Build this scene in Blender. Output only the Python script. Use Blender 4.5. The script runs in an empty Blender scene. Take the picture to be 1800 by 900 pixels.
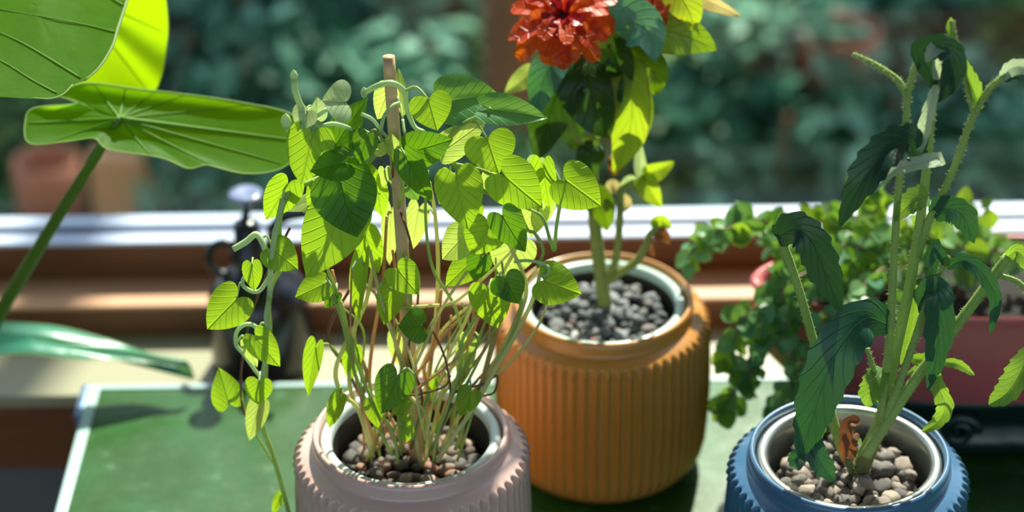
import bpy, bmesh, math, random
from mathutils import Vector, Matrix, noise
random.seed(7)
R = random.Random(11)
sc = bpy.context.scene
COL = sc.collection

# ------------------------------------------------------------------ camera
FPX = 4000.0
PITCH = math.radians(30.6)
ROLL = math.radians(-0.8)
CAM = Vector((0.0, -1.575, 1.045))
fw = Vector((0, math.cos(PITCH), -math.sin(PITCH)))
up0 = Vector((0, math.sin(PITCH), math.cos(PITCH)))
rt0 = Vector((1, 0, 0))
RT = rt0 * math.cos(ROLL) + up0 * math.sin(ROLL)
UP = up0 * math.cos(ROLL) - rt0 * math.sin(ROLL)
cd = bpy.data.cameras.new('camera')
cam = bpy.data.objects.new('camera', cd)
COL.objects.link(cam)
M = Matrix((RT, UP, -fw)).transposed().to_4x4()
M.translation = CAM
cam.matrix_world = M
cd.sensor_width = 36
cd.lens = 36 * FPX / 1800
cd.clip_start = 0.05
cd.clip_end = 100
cd.dof.use_dof = True
cd.dof.focus_distance = 1.47
cd.dof.aperture_fstop = 3.4
sc.camera = cam

# ------------------------------------------------------------------ world, sun, exposure
w = bpy.data.worlds.new('sky')
sc.world = w
w.use_nodes = True
nt = w.node_tree
bg = nt.nodes['Background']
sky = nt.nodes.new('ShaderNodeTexSky')
sky.sky_type = 'NISHITA'
sky.sun_disc = False
sky.sun_elevation = math.radians(49)
sky.sun_rotation = math.radians(15)
sky.air_density = 1.0
sky.dust_density = 1.5
nt.links.new(sky.outputs[0], bg.inputs[0])
bg.inputs[1].default_value = 0.13
sd = bpy.data.lights.new('sun', 'SUN')
sun = bpy.data.objects.new('sun', sd)
COL.objects.link(sun)
SUN_AZ, SUN_EL = math.radians(15), math.radians(49)      # behind the window, to the right
sdir = Vector((math.sin(SUN_AZ) * math.cos(SUN_EL), math.cos(SUN_AZ) * math.cos(SUN_EL), math.sin(SUN_EL)))
sun.rotation_euler = sdir.to_track_quat('Z', 'Y').to_euler()
sd.energy = 5.6
sd.angle = math.radians(1.2)
sd.color = (1.0, 0.93, 0.80)
vs = sc.view_settings
vs.view_transform = 'Standard'
vs.look = 'None'
vs.gamma = 1.0
vs.use_curve_mapping = False
vs.exposure = 1.25

# ------------------------------------------------------------------ photo pixel -> place
def ray(x, y):
    return fw + RT * ((x - 900) / FPX) + UP * ((450 - y) / FPX)
def onz(x, y, z):
    d = ray(x, y)
    return CAM + d * ((z - CAM.z) / d.z)
def ony(x, y, Y):
    d = ray(x, y)
    return CAM + d * ((Y - CAM.y) / d.y)
def ppm(p):                      # photo pixels per metre at a place
    return FPX / (p - CAM).dot(fw)

# ------------------------------------------------------------------ object helpers
def tag(o, label=None, cat=None, group=None, kind=None):
    if label: o['label'] = label
    if cat: o['category'] = cat
    if group: o['group'] = group
    if kind: o['kind'] = kind
    return o
def empty(name, loc, label, cat, group=None):
    o = bpy.data.objects.new(name, None)
    o.empty_display_size = 0.02
    COL.objects.link(o)
    o.location = loc
    tag(o, label, cat, group)
    return o
def link(name, me, mat, parent=None, smooth=True):
    if smooth:
        for p in me.polygons: p.use_smooth = True
    if mat is not None and len(me.materials) == 0: me.materials.append(mat)
    o = bpy.data.objects.new(name, me)
    COL.objects.link(o)
    if parent is not None:
        o.parent = parent
        # parts are modelled in place; only a thing's root is moved
        if parent.parent is None: o.matrix_parent_inverse = Matrix.Translation(parent.location).inverted()
    return o
def mesh(name, verts, faces, uvs=None):
    me = bpy.data.meshes.new(name)
    me.from_pydata([tuple(v) for v in verts], [], faces)
    if uvs:
        l = me.uv_layers.new(name='UVMap')
        for lp in me.loops:
            l.data[lp.index].uv = uvs[lp.vertex_index]
    me.update()
    return me
def box_mesh(name, a, b, bev=0.0):
    bm = bmesh.new()
    bmesh.ops.create_cube(bm, size=1)
    for v in bm.verts:
        v.co = Vector([(a[i] + b[i]) / 2 + v.co[i] * (b[i] - a[i]) for i in range(3)])
    if bev:
        bmesh.ops.bevel(bm, geom=bm.edges[:], offset=bev, segments=2, affect='EDGES', profile=0.6)
    me = bpy.data.meshes.new(name)
    bm.to_mesh(me); bm.free()
    return me
def lathe_mesh(name, prof, n=64, c=(0, 0, 0), rad=None, sy=1.0, close=False):
    vs_, fs = [], []
    for j, (r, z) in enumerate(prof):
        for i in range(n):
            t = 2 * math.pi * i / n
            rr = rad(r, z, t) if rad else r
            vs_.append((c[0] + rr * math.cos(t), c[1] + rr * math.sin(t) * sy, c[2] + z))
    for j in range(len(prof) - 1):
        for i in range(n):
            k = (i + 1) % n
            fs.append((j * n + i, j * n + k, (j + 1) * n + k, (j + 1) * n + i))
    if close:
        fs.append(tuple(range(n - 1, -1, -1)))
        fs.append(tuple((len(prof) - 1) * n + i for i in range(n)))
    return mesh(name, vs_, fs)
def spline(pts, per=6):
    pts = [Vector(p) for p in pts]
    if len(pts) < 3:
        return [pts[0].lerp(pts[-1], i / per) for i in range(per + 1)]
    P = [pts[0] * 2 - pts[1]] + pts + [pts[-1] * 2 - pts[-2]]
    out = []
    for i in range(1, len(P) - 2):
        a, b, c, d = P[i - 1:i + 3]
        for k in range(per):
            t = k / per
            out.append(0.5 * ((2 * b) + (c - a) * t + (2 * a - 5 * b + 4 * c - d) * t * t + (3 * b - a - 3 * c + d) * t ** 3))
    out.append(pts[-1])
    return out
def tube_data(path, radii, n=7, rib=0.0):
    vs_, fs, uv = [], [], []
    L = len(path)
    nrm = None
    for i, p in enumerate(path):
        t = (path[min(i + 1, L - 1)] - path[max(i - 1, 0)])
        t = t.normalized() if t.length > 1e-9 else Vector((0, 0, 1))
        if nrm is None:
            nrm = t.orthogonal().normalized()
        else:
            nrm = (nrm - t * nrm.dot(t))
            nrm = nrm.normalized() if nrm.length > 1e-6 else t.orthogonal().normalized()
        b = t.cross(nrm)
        f = i / max(1, L - 1) * (len(radii) - 1)
        k = min(int(f), len(radii) - 2) if len(radii) > 1 else 0
        r = radii[k] + (radii[min(k + 1, len(radii) - 1)] - radii[k]) * (f - k)
        for j in range(n):
            a = 2 * math.pi * j / n
            rr = r * (1 + rib * (1 if j % 2 else -1))
            vs_.append(p + (nrm * math.cos(a) + b * math.sin(a)) * rr)
            uv.append((j / n, i / max(1, L - 1)))
    for i in range(L - 1):
        for j in range(n):
            k = (j + 1) % n
            fs.append((i * n + j, i * n + k, (i + 1) * n + k, (i + 1) * n + j))
    fs.append(tuple(range(n - 1, -1, -1)))
    fs.append(tuple((L - 1) * n + j for j in range(n)))
    return vs_, fs, uv
def tube(name, pts, radii, mat, parent=None, n=7, per=6, rib=0.0):
    v, f, u = tube_data(spline(pts, per), radii, n, rib)
    return link(name, mesh(name, v, f, u), mat, parent)

# ------------------------------------------------------------------ materials
def s2l(c):
    return tuple(((x / 255) / 12.92 if x / 255 <= 0.04045 else ((x / 255 + 0.055) / 1.055) ** 2.4) for x in c) + (1.0,)
class N:
    def __init__(s, name):
        s.m = bpy.data.materials.new(name); s.m.use_nodes = True
        s.t = s.m.node_tree; s.b = s.t.nodes['Principled BSDF']; s.out = s.t.nodes['Material Output']
    def n(s, typ, **kw):
        q = s.t.nodes.new(typ)
        for k, v in kw.items(): setattr(q, k, v)
        return q
    def l(s, a, b): s.t.links.new(a, b)
    def math(s, op, a, b=None, c=None, clamp=False):
        q = s.n('ShaderNodeMath', operation=op); q.use_clamp = clamp
        for i, v in enumerate((a, b, c)):
            if v is None: continue
            if isinstance(v, (int, float)): q.inputs[i].default_value = v
            else: s.l(v, q.inputs[i])
        return q.outputs[0]
    def mix(s, fac, a, b):
        q = s.n('ShaderNodeMix', data_type='RGBA')
        for i, v in ((0, fac), (6, a), (7, b)):
            if isinstance(v, (int, float, tuple)): q.inputs[i].default_value = v
            else: s.l(v, q.inputs[i])
        return q.outputs[2]
    def noise(s, scale, detail=3, coord=None, rough=0.5):
        q = s.n('ShaderNodeTexNoise'); q.inputs['Scale'].default_value = scale; q.inputs['Detail'].default_value = detail
        q.inputs['Roughness'].default_value = rough
        if coord is not None: s.l(coord, q.inputs['Vector'])
        return q.outputs['Fac']
    def ramp(s, fac, stops):
        q = s.n('ShaderNodeValToRGB'); s.l(fac, q.inputs[0])
        e = q.color_ramp.elements
        while len(e) > 2: e.remove(e[-1])
        for i, (p, c) in enumerate(stops):
            if i < 2: e[i].position = p; e[i].color = c
            else:
                x = e.new(p); x.color = c
        return q.outputs[0]
    def obj(s): return s.n('ShaderNodeTexCoord').outputs['Object']
    def bump(s, h, strength, dist=0.001):
        q = s.n('ShaderNodeBump'); q.inputs['Strength'].default_value = strength; q.inputs['Distance'].default_value = dist
        s.l(h, q.inputs['Height']); s.l(q.outputs[0], s.b.inputs['Normal'])
        return q.outputs[0]
    def set(s, **kw):
        for k, v in kw.items():
            s.b.inputs[k.replace('_', ' ')].default_value = v
        return s
def plain(name, rgb, rough=0.5, var=0.12, scale=30, metal=0.0, spec=0.5, bump=0.0, coat=0.0):
    a = N(name)
    c = s2l(rgb)
    f = a.noise(scale, 4, a.obj())
    a.l(a.mix(f, tuple(x * (1 - var) for x in c[:3]) + (1,), tuple(min(1, x * (1 + var)) for x in c[:3]) + (1,)), a.b.inputs['Base Color'])
    a.set(Roughness=rough, Metallic=metal)
    a.b.inputs['Specular IOR Level'].default_value = spec
    a.b.inputs['Coat Weight'].default_value = coat
    a.b.inputs['Coat Roughness'].default_value = 0.08
    if bump: a.bump(f, bump)
    return a.m
def leafmat(name, c1, c2, ct, vein, trans=0.5, rough=0.45, nv=7, ang=0.75, vw=0.10, edge=None, spec=0.4, sheen_col=None, island=False):
    """upper colour c1..c2, transmitted colour ct, vein colour"""
    a = N(name)
    uv = a.n('ShaderNodeUVMap').outputs[0]
    sp = a.n('ShaderNodeSeparateXYZ'); a.l(uv, sp.inputs[0])
    x = a.math('ABSOLUTE', a.math('SUBTRACT', sp.outputs[0], 0.5))
    mid = a.math('SUBTRACT', 1.0, a.math('MULTIPLY', x, 34.0), clamp=True)
    t = a.math('MULTIPLY', a.math('SUBTRACT', sp.outputs[1], a.math('MULTIPLY', a.math('POWER', x, 0.8), ang)), float(nv))
    d = a.math('ABSOLUTE', a.math('SUBTRACT', a.math('FRACT', t), 0.5))
    side = a.math('SUBTRACT', 1.0, a.math('DIVIDE', d, vw), clamp=True)
    side = a.math('MULTIPLY', side, 0.55)
    v = a.math('MAXIMUM', mid, side)
    oi = a.n('ShaderNodeObjectInfo')
    ns = a.noise(60, 4, a.obj())
    rnd = oi.outputs['Random']
    if island: rnd = a.math('FRACT', a.math('ADD', rnd, a.n('ShaderNodeNewGeometry').outputs['Random Per Island']))
    fac = a.math('ADD', a.math('MULTIPLY', rnd, 0.7), a.math('MULTIPLY', a.math('SUBTRACT', ns, 0.35), 0.9), clamp=True)
    base = a.mix(fac, s2l(c1), s2l(c2))
    if sheen_col:
        nb = a.noise(28, 5, a.obj(), 0.7)
        base = a.mix(a.math('MULTIPLY', a.math('SUBTRACT', nb, 0.50), 7.0, clamp=True), base, s2l(sheen_col))
    if edge:
        e = a.math('MULTIPLY', a.math('SUBTRACT', a.math('ADD', x, a.math('MULTIPLY', ns, 0.10)), 0.50), 22.0, clamp=True)
        base = a.mix(e, base, s2l(edge))
    col = a.mix(a.math('MULTIPLY', v, 0.75), base, s2l(vein))
    a.l(col, a.b.inputs['Base Color'])
    a.set(Roughness=rough)
    a.b.inputs['Specular IOR Level'].default_value = spec
    h = a.math('SUBTRACT', a.math('MULTIPLY', ns, 0.6), v)
    nrm = a.bump(h, 0.6, 0.0018)
    tr = a.n('ShaderNodeBsdfTranslucent')
    tcol = a.mix(a.math('MULTIPLY', v, 0.16), s2l(ct), s2l(tuple(q * 0.6 for q in ct)))
    if edge: tcol = a.mix(e, tcol, s2l(edge))
    a.l(tcol, tr.inputs[0]); a.l(nrm, tr.inputs['Normal'])
    mx = a.n('ShaderNodeMixShader'); mx.inputs[0].default_value = trans
    a.l(a.b.outputs[0], mx.inputs[1]); a.l(tr.outputs[0], mx.inputs[2]); a.l(mx.outputs[0], a.out.inputs[0])
    return a.m
def stemmat(name, c1, c2, trans=0.2, scale=40):
    a = N(name)
    f = a.noise(scale, 4, a.obj())
    c = a.mix(f, s2l(c1), s2l(c2))
    a.l(c, a.b.inputs['Base Color']); a.set(Roughness=0.5)
    tr = a.n('ShaderNodeBsdfTranslucent'); a.l(c, tr.inputs[0])
    mx = a.n('ShaderNodeMixShader'); mx.inputs[0].default_value = trans
    a.l(a.b.outputs[0], mx.inputs[1]); a.l(tr.outputs[0], mx.inputs[2]); a.l(mx.outputs[0], a.out.inputs[0])
    return a.m

def woodmat(name, c1, c2, rough=0.45):
    a = N(name)
    mp = a.n('ShaderNodeMapping'); a.l(a.obj(), mp.inputs[0]); mp.inputs['Scale'].default_value = (3, 60, 60)
    f = a.noise(3.0, 6, mp.outputs[0], 0.6)
    a.l(a.mix(f, s2l(c1), s2l(c2)), a.b.inputs['Base Color']); a.set(Roughness=rough)
    a.bump(f, 0.15)
    return a.m
def tablemat():
    a = N('green_enamel')
    f = a.noise(9, 6, a.obj(), 0.65)
    g = a.noise(45, 5, a.obj(), 0.7)
    k = a.math('MULTIPLY', a.math('SUBTRACT', f, 0.42), 3.0, clamp=True)
    c = a.mix(k, s2l((34, 74, 16)), s2l((44, 98, 50)))
    c = a.mix(a.math('MULTIPLY', a.math('SUBTRACT', g, 0.58), 4.0, clamp=True), c, s2l((84, 128, 98)))
    a.l(c, a.b.inputs['Base Color'])
    rr = a.math('ADD', 0.16, a.math('MULTIPLY', g, 0.24))
    a.l(rr, a.b.inputs['Roughness']); a.b.inputs['Specular IOR Level'].default_value = 0.35
    return a.m
def pebmat(name, stops):
    a = N(name)
    oi = a.n('ShaderNodeObjectInfo')
    c = a.ramp(oi.outputs['Random'], stops)
    n_ = a.noise(220, 4, a.obj())
    a.l(a.mix(n_, a.mix(0.35, c, (0.01, 0.01, 0.012, 1)), a.mix(0.12, c, (0.9, 0.9, 0.9, 1))), a.b.inputs['Base Color'])
    a.set(Roughness=0.55); a.bump(n_, 0.4, 0.0008)
    return a.m
def hedgemat(name, dark, mid, light):
    a = N(name)
    g = a.n('ShaderNodeNewGeometry')
    c = a.ramp(g.outputs['Random Per Island'], [(0.0, s2l(dark)), (0.55, s2l(mid)), (1.0, s2l(light))])
    a.l(c, a.b.inputs['Base Color']); a.set(Roughness=0.5); a.b.inputs['Specular IOR Level'].default_value = 0.25
    tr = a.n('ShaderNodeBsdfTranslucent'); a.l(c, tr.inputs[0])
    mx = a.n('ShaderNodeMixShader'); mx.inputs[0].default_value = 0.3
    a.l(a.b.outputs[0], mx.inputs[1]); a.l(tr.outputs[0], mx.inputs[2]); a.l(mx.outputs[0], a.out.inputs[0])
    return a.m
def glassmat():
    a = N('window_glass')
    t = a.n('ShaderNodeBsdfTransparent'); t.inputs[0].default_value = (0.93, 0.97, 0.95, 1)
    g = a.n('ShaderNodeBsdfGlossy'); g.inputs['Roughness'].default_value = 0.02
    fr = a.n('ShaderNodeFresnel'); fr.inputs[0].default_value = 1.45
    nz = a.noise(6, 2, a.obj())
    f = a.math('ADD', a.math('MULTIPLY', fr.outputs[0], 0.2), a.math('MULTIPLY', nz, 0.01))
    mx = a.n('ShaderNodeMixShader'); a.l(f, mx.inputs[0]); a.l(t.outputs[0], mx.inputs[1]); a.l(g.outputs[0], mx.inputs[2])
    a.l(mx.outputs[0], a.out.inputs[0])
    return a.m

MT = {}
MT['wood_dark'] = woodmat('stained_wood', (92, 52, 24), (116, 70, 34))
MT['wood_step'] = woodmat('worn_wood', (182, 132, 98), (208, 160, 124), 0.5)
MT['sill'] = plain('beige_sill', (150, 146, 118), 0.4, 0.1, 12)
MT['rail_white'] = plain('pale_aluminium', (186, 198, 224), 0.35, 0.05, 8)
MT['rail_seal'] = plain('grey_blue_seal', (80, 96, 130), 0.5, 0.1)
MT['wall'] = plain('grey_plaster', (92, 100, 96), 0.8, 0.08, 20, bump=0.2)
MT['plaster'] = plain('white_plaster', (200, 198, 190), 0.8, 0.05, 20, bump=0.2)
MT['floorwood'] = woodmat('floor_wood', (96, 70, 48), (130, 98, 70))
MT['glass'] = glassmat()
MT['enamel'] = tablemat()
MT['edge'] = plain('pale_table_edge', (170, 196, 196), 0.3, 0.1, 40)
MT['bracket'] = plain('blue_grey_steel', (96, 120, 150), 0.3, 0.1, 40, metal=0.5)
MT['steel_leg'] = plain('dark_steel', (60, 66, 66), 0.4, 0.1, 40, metal=0.6)
def pot_mat(name, rgb, rgb2, rough):
    a = N(name)
    f = a.noise(14, 4, a.obj()); sp = a.noise(420, 2, a.obj())
    c = a.mix(f, s2l(rgb), s2l(rgb2))
    c = a.mix(a.math('MULTIPLY', a.math('SUBTRACT', sp, 0.72), 9.0, clamp=True), c, s2l(tuple(q * 0.55 for q in rgb)))
    a.l(c, a.b.inputs['Base Color']); a.set(Roughness=rough)
    a.b.inputs['Coat Weight'].default_value = 0.45; a.b.inputs['Coat Roughness'].default_value = 0.12
    a.bump(f, 0.06)
    return a.m
MT['pink'] = pot_mat('pink_glaze', (214, 174, 162), (222, 184, 172), 0.32)
MT['orange'] = pot_mat('ochre_glaze', (184, 122, 46), (194, 134, 58), 0.34)
MT['blue'] = pot_mat('blue_glaze', (60, 100, 136), (70, 112, 148), 0.3)
MT['cup'] = plain('dark_plastic', (70, 66, 62), 0.25, 0.1, 60)  # cup wall darker than the pale rim
MT['insert_white'] = plain('pale_plastic', (198, 212, 208), 0.25, 0.06, 60)
MT['insert_mint'] = plain('mint_plastic', (186, 206, 196), 0.28, 0.08, 60)
MT['insert_steel'] = plain('brushed_steel', (176, 178, 170), 0.24, 0.06, 60, metal=0.75)
MT['soil'] = plain('dark_soil', (24, 19, 15), 0.9, 0.5, 160, bump=1.0)
grey = [(0.0, s2l((38, 40, 46))), (0.35, s2l((78, 84, 92))), (0.7, s2l((112, 112, 108))), (0.88, s2l((160, 162, 166))), (1.0, s2l((104, 72, 60)))]
brown = [(0.0, s2l((64, 58, 54))), (0.4, s2l((112, 98, 86))), (0.75, s2l((144, 126, 110))), (1.0, s2l((184, 166, 146)))]
clay = [(0.0, s2l((46, 40, 38))), (0.45, s2l((84, 70, 60))), (0.75, s2l((150, 122, 92))), (0.9, s2l((172, 104, 66))), (1.0, s2l((206, 190, 170)))]
MT['peb_grey'] = pebmat('grey_pebble', grey)
MT['peb_brown'] = pebmat('brown_pebble', brown)
MT['peb_clay'] = pebmat('clay_pebble', clay)
MT['peb_red'] = pebmat('red_pebble', [(0, s2l((150, 84, 74))), (1, s2l((160, 92, 80)))])
MT['peb_white'] = pebmat('white_pebble', [(0, s2l((190, 186, 178))), (1, s2l((205, 200, 192)))])
# leaves
MT['vine'] = leafmat('vine_leaf', (94, 144, 30), (122, 172, 46), (178, 216, 34), (190, 220, 110), 0.52, 0.5, 6, 0.8, 0.09)
MT['vine_dark'] = leafmat('vine_leaf_deep', (54, 104, 22), (72, 124, 30), (122, 172, 18), (108, 160, 60), 0.45, 0.45, 6, 0.8, 0.09)
MT['vine_pale'] = leafmat('vine_leaf_pale', (146, 176, 84), (172, 198, 110), (206, 226, 96), (200, 216, 150), 0.55, 0.55, 6, 0.8, 0.09)
MT['vine_teal'] = leafmat('vine_leaf_teal', (66, 134, 84), (88, 152, 92), (140, 190, 50), (140, 190, 120), 0.4, 0.42, 6, 0.8, 0.09)
MT['vine_young'] = leafmat('vine_leaf_young', (170, 200, 150), (190, 214, 170), (200, 220, 130), (214, 228, 190), 0.45, 0.6, 5, 0.8, 0.09)
MT['stem_green'] = stemmat('green_stem', (158, 188, 86), (192, 210, 124), 0.4)
MT['stem_pale'] = stemmat('pale_stem', (212, 214, 132), (232, 228, 168), 0.45)
MT['stem_pink'] = stemmat('pink_stem', (220, 150, 126), (204, 190, 112), 0.4)
MT['stem_brown'] = stemmat('brown_stem', (104, 62, 44), (136, 96, 60), 0.15)
MT['tendril'] = stemmat('felted_shoot', (184, 212, 150), (210, 228, 182), 0.4)
MT['stake'] = woodmat('bamboo_wood', (196, 152, 108), (228, 194, 152))
MT['zin'] = leafmat('zinnia_leaf', (46, 84, 20), (74, 112, 28), (128, 164, 10), (120, 150, 60), 0.42, 0.38, 7, 0.6, 0.10)
MT['zin_dark'] = leafmat('zinnia_leaf_dark', (28, 60, 24), (44, 80, 28), (70, 110, 8), (66, 104, 44), 0.35, 0.35, 7, 0.6, 0.10)
MT['zin_light'] = leafmat('zinnia_leaf_light', (110, 144, 36), (136, 168, 52), (190, 214, 36), (190, 208, 90), 0.5, 0.42, 7, 0.6, 0.10, edge=(150, 100, 50))
MT['zin_teal_sheen'] = leafmat('zinnia_leaf_teal_sheen', (66, 134, 112), (104, 166, 146), (90, 150, 50), (120, 170, 140), 0.3, 0.3, 7, 0.6, 0.12, sheen_col=(150, 190, 180))  # pale bluish patches paint the sky sheen into the leaf colour
MT['zin_edge'] = leafmat('zinnia_leaf_browned', (82, 122, 34), (104, 144, 44), (146, 178, 30), (150, 176, 80), 0.4, 0.35, 7, 0.6, 0.1, edge=(176, 112, 62))
MT['dried'] = leafmat('dried_leaf', (190, 170, 116), (206, 194, 140), (220, 200, 120), (200, 180, 130), 0.45, 0.6, 7, 0.6, 0.1, edge=(140, 90, 50))
MT['brown_dry'] = leafmat('brown_dry_leaf', (116, 74, 44), (140, 90, 54), (150, 90, 40), (90, 56, 34), 0.3, 0.7)
MT['zin_stem'] = stemmat('zinnia_stem', (120, 134, 60), (160, 172, 88), 0.15, 90)
MT['petal'] = leafmat('zinnia_petal', (180, 34, 20), (216, 84, 20), (250, 120, 10), (170, 34, 24), 0.4, 0.42, 5, 0.15, 0.1, spec=0.45)
MT['petal_in'] = leafmat('zinnia_inner_petal', (140, 16, 26), (170, 26, 30), (200, 30, 20), (110, 10, 20), 0.3, 0.25, 5, 0.15, 0.1, spec=0.6)
MT['disc'] = plain('flower_disc', (46, 14, 10), 0.8, 0.4, 400, bump=1)
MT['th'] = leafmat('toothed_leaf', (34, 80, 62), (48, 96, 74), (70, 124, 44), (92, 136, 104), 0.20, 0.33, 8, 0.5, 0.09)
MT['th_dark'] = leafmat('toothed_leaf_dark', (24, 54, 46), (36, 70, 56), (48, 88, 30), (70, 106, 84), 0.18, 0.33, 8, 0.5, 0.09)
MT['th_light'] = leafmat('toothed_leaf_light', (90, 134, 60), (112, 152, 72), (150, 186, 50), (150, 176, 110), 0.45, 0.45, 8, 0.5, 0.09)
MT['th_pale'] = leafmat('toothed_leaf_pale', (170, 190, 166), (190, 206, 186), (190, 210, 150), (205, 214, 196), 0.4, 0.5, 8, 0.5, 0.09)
MT['th_stem'] = stemmat('bristly_stem', (136, 168, 80), (174, 198, 110), 0.25, 60)
MT['th_base'] = stemmat('woody_stem_base', (70, 64, 40), (116, 124, 58), 0.05, 120)
MT['bristle'] = stemmat('pale_bristle', (196, 208, 160), (214, 222, 184), 0.4)
MT['ear'] = leafmat('elephant_ear_leaf', (56, 104, 12), (80, 130, 14), (146, 200, 6), (126, 170, 50), 0.55, 0.5, 0, 0.0, 0.035, spec=0.12)
MT['ear_sunlit'] = leafmat('elephant_ear_leaf_sunlit', (110, 160, 16), (130, 178, 20), (180, 220, 10), (150, 190, 50), 0.6, 0.45, 0, 0.0, 0.03, spec=0.12)  # sunlit copy of the ear colour for half of the top leaf
MT['ear_teal'] = leafmat('elephant_ear_leaf_teal', (52, 132, 108), (78, 152, 124), (90, 170, 60), (110, 170, 130), 0.25, 0.3, 0, 0.0, 0.05)
MT['ear_stem'] = stemmat('elephant_ear_stalk', (74, 112, 22), (96, 132, 34), 0.2)
MT['ear_vein'] = stemmat('elephant_ear_vein', (92, 140, 22), (112, 158, 36), 0.3)
MT['ear_rim'] = stemmat('leaf_rim', (176, 204, 120), (196, 216, 150), 0.5)
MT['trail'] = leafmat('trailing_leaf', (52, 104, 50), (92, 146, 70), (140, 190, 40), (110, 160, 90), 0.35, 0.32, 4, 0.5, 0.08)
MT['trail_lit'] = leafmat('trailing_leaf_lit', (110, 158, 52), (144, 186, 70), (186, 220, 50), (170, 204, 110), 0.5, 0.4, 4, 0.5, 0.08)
MT['trail_blue'] = leafmat('trailing_leaf_bluish', (70, 132, 92), (112, 168, 132), (140, 196, 60), (140, 190, 150), 0.3, 0.28, 4, 0.5, 0.08)
MT['trail_mass'] = leafmat('trailing_leaf_mass', (46, 100, 50), (140, 184, 120), (150, 200, 50), (120, 170, 100), 0.35, 0.3, 4, 0.5, 0.08, island=True)
MT['trail_stem'] = stemmat('trailing_stem', (110, 70, 66), (128, 112, 62), 0.1)
MT['planter'] = plain('oxblood_glaze', (192, 92, 94), 0.28, 0.15, 16, coat=0.4)
MT['planter_base'] = plain('dark_green_glaze', (18, 40, 36), 0.25, 0.3, 30, coat=0.3)
MT['black'] = plain('black_enamel', (12, 13, 20), 0.3, 0.2, 40, coat=0.3)
MT['black_cap'] = plain('grey_white_knob', (120, 130, 165), 0.2, 0.06, 40, coat=0.5)
MT['terracotta'] = plain('terracotta', (176, 112, 84), 0.7, 0.15, 12)
MT['tan_stone'] = plain('tan_sandstone', (236, 184, 138), 0.8, 0.12, 8)
MT['earth'] = plain('garden_earth', (66, 58, 46), 0.95, 0.4, 5, bump=0.6)
MT['bark'] = plain('brown_bark', (128, 92, 64), 0.9, 0.3, 9, bump=0.8)
MT['hedge_a'] = hedgemat('dark_teal_foliage', (20, 54, 44), (62, 122, 96), (150, 206, 178))
MT['hedge_b'] = hedgemat('deep_green_foliage', (28, 58, 34), (82, 134, 80), (176, 212, 142))
MT['hedge_c'] = hedgemat('yellow_green_foliage', (90, 122, 62), (172, 198, 124), (230, 238, 196))
MT['hedge_d'] = hedgemat('russet_foliage', (70, 50, 40), (146, 106, 84), (204, 164, 138))

# ------------------------------------------------------------------ leaf builders
def frame_from(axis, hint):
    y = axis.normalized()
    z = hint - y * hint.dot(y)
    z = z.normalized() if z.length > 1e-6 else y.orthogonal().normalized()
    return y.cross(z), y, z
HEART = [(0.0, 0.0), (0.05, -0.10), (0.17, -0.19), (0.31, -0.20), (0.43, -0.11), (0.50, 0.08), (0.49, 0.28), (0.42, 0.48), (0.31, 0.66), (0.19, 0.81), (0.08, 0.92), (0.0, 1.0)]
def heart_leaf(name, base, tip, width, mat, parent, roll=0.0, fold=0.25, curl=0.15, lobe=0.22, seed=0, wave=0.02, nr=13, nc=6):
    L = (tip - base).length
    view = (CAM - base).normalized()
    x, y, z = frame_from(tip - base, view)
    q = Matrix.Rotation(roll, 3, y)
    x = q @ x; z = q @ z
    W = width / 2 / max(0.45, abs(math.cos(roll)))
    rr = random.Random(seed)
    ph = rr.random() * 6.28
    half = spline([Vector((q[0], q[1], 0)) for q in HEART], 2)
    m_ = len(half)
    vs_, uv, fs = [], [], []
    nc = 4
    for j, h in enumerate(half):
        t = j / (m_ - 1)
        my = min(1.0, max(0.0, t * 1.02 - 0.02)) ** 1.25
        for i in range(-nc, nc + 1):
            c = i / nc
            ac = abs(c)
            cx = h.x * ac * (1 if c > 0 else -1) * (2 * W)
            cy = (my + (h.y - my) * ac)
            if h.y < 0: cy *= lobe / 0.22 if cy < 0 else 1
            zz = fold * abs(cx) - curl * L * max(0, cy) ** 2 + wave * L * math.sin(ph + t * 9 + (3 if c > 0 else 0)) * ac * ac
            zz -= 0.55 * abs(cx) * (abs(cx) / (W + 1e-9)) ** 2 * 0.35
            vs_.append(base + x * cx + y * cy * L + z * zz)
            uv.append((0.5 + (h.x * ac if c > 0 else -h.x * ac) * 0.98, 0.18 + 0.82 * cy))
    n = 2 * nc + 1
    for j in range(m_ - 1):
        for i in range(n - 1):
            a = j * n + i
            fs.append((a, a + 1, a + n + 1, a + n))
    return link(name, mesh(name, vs_, fs, uv), mat, parent)
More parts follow.
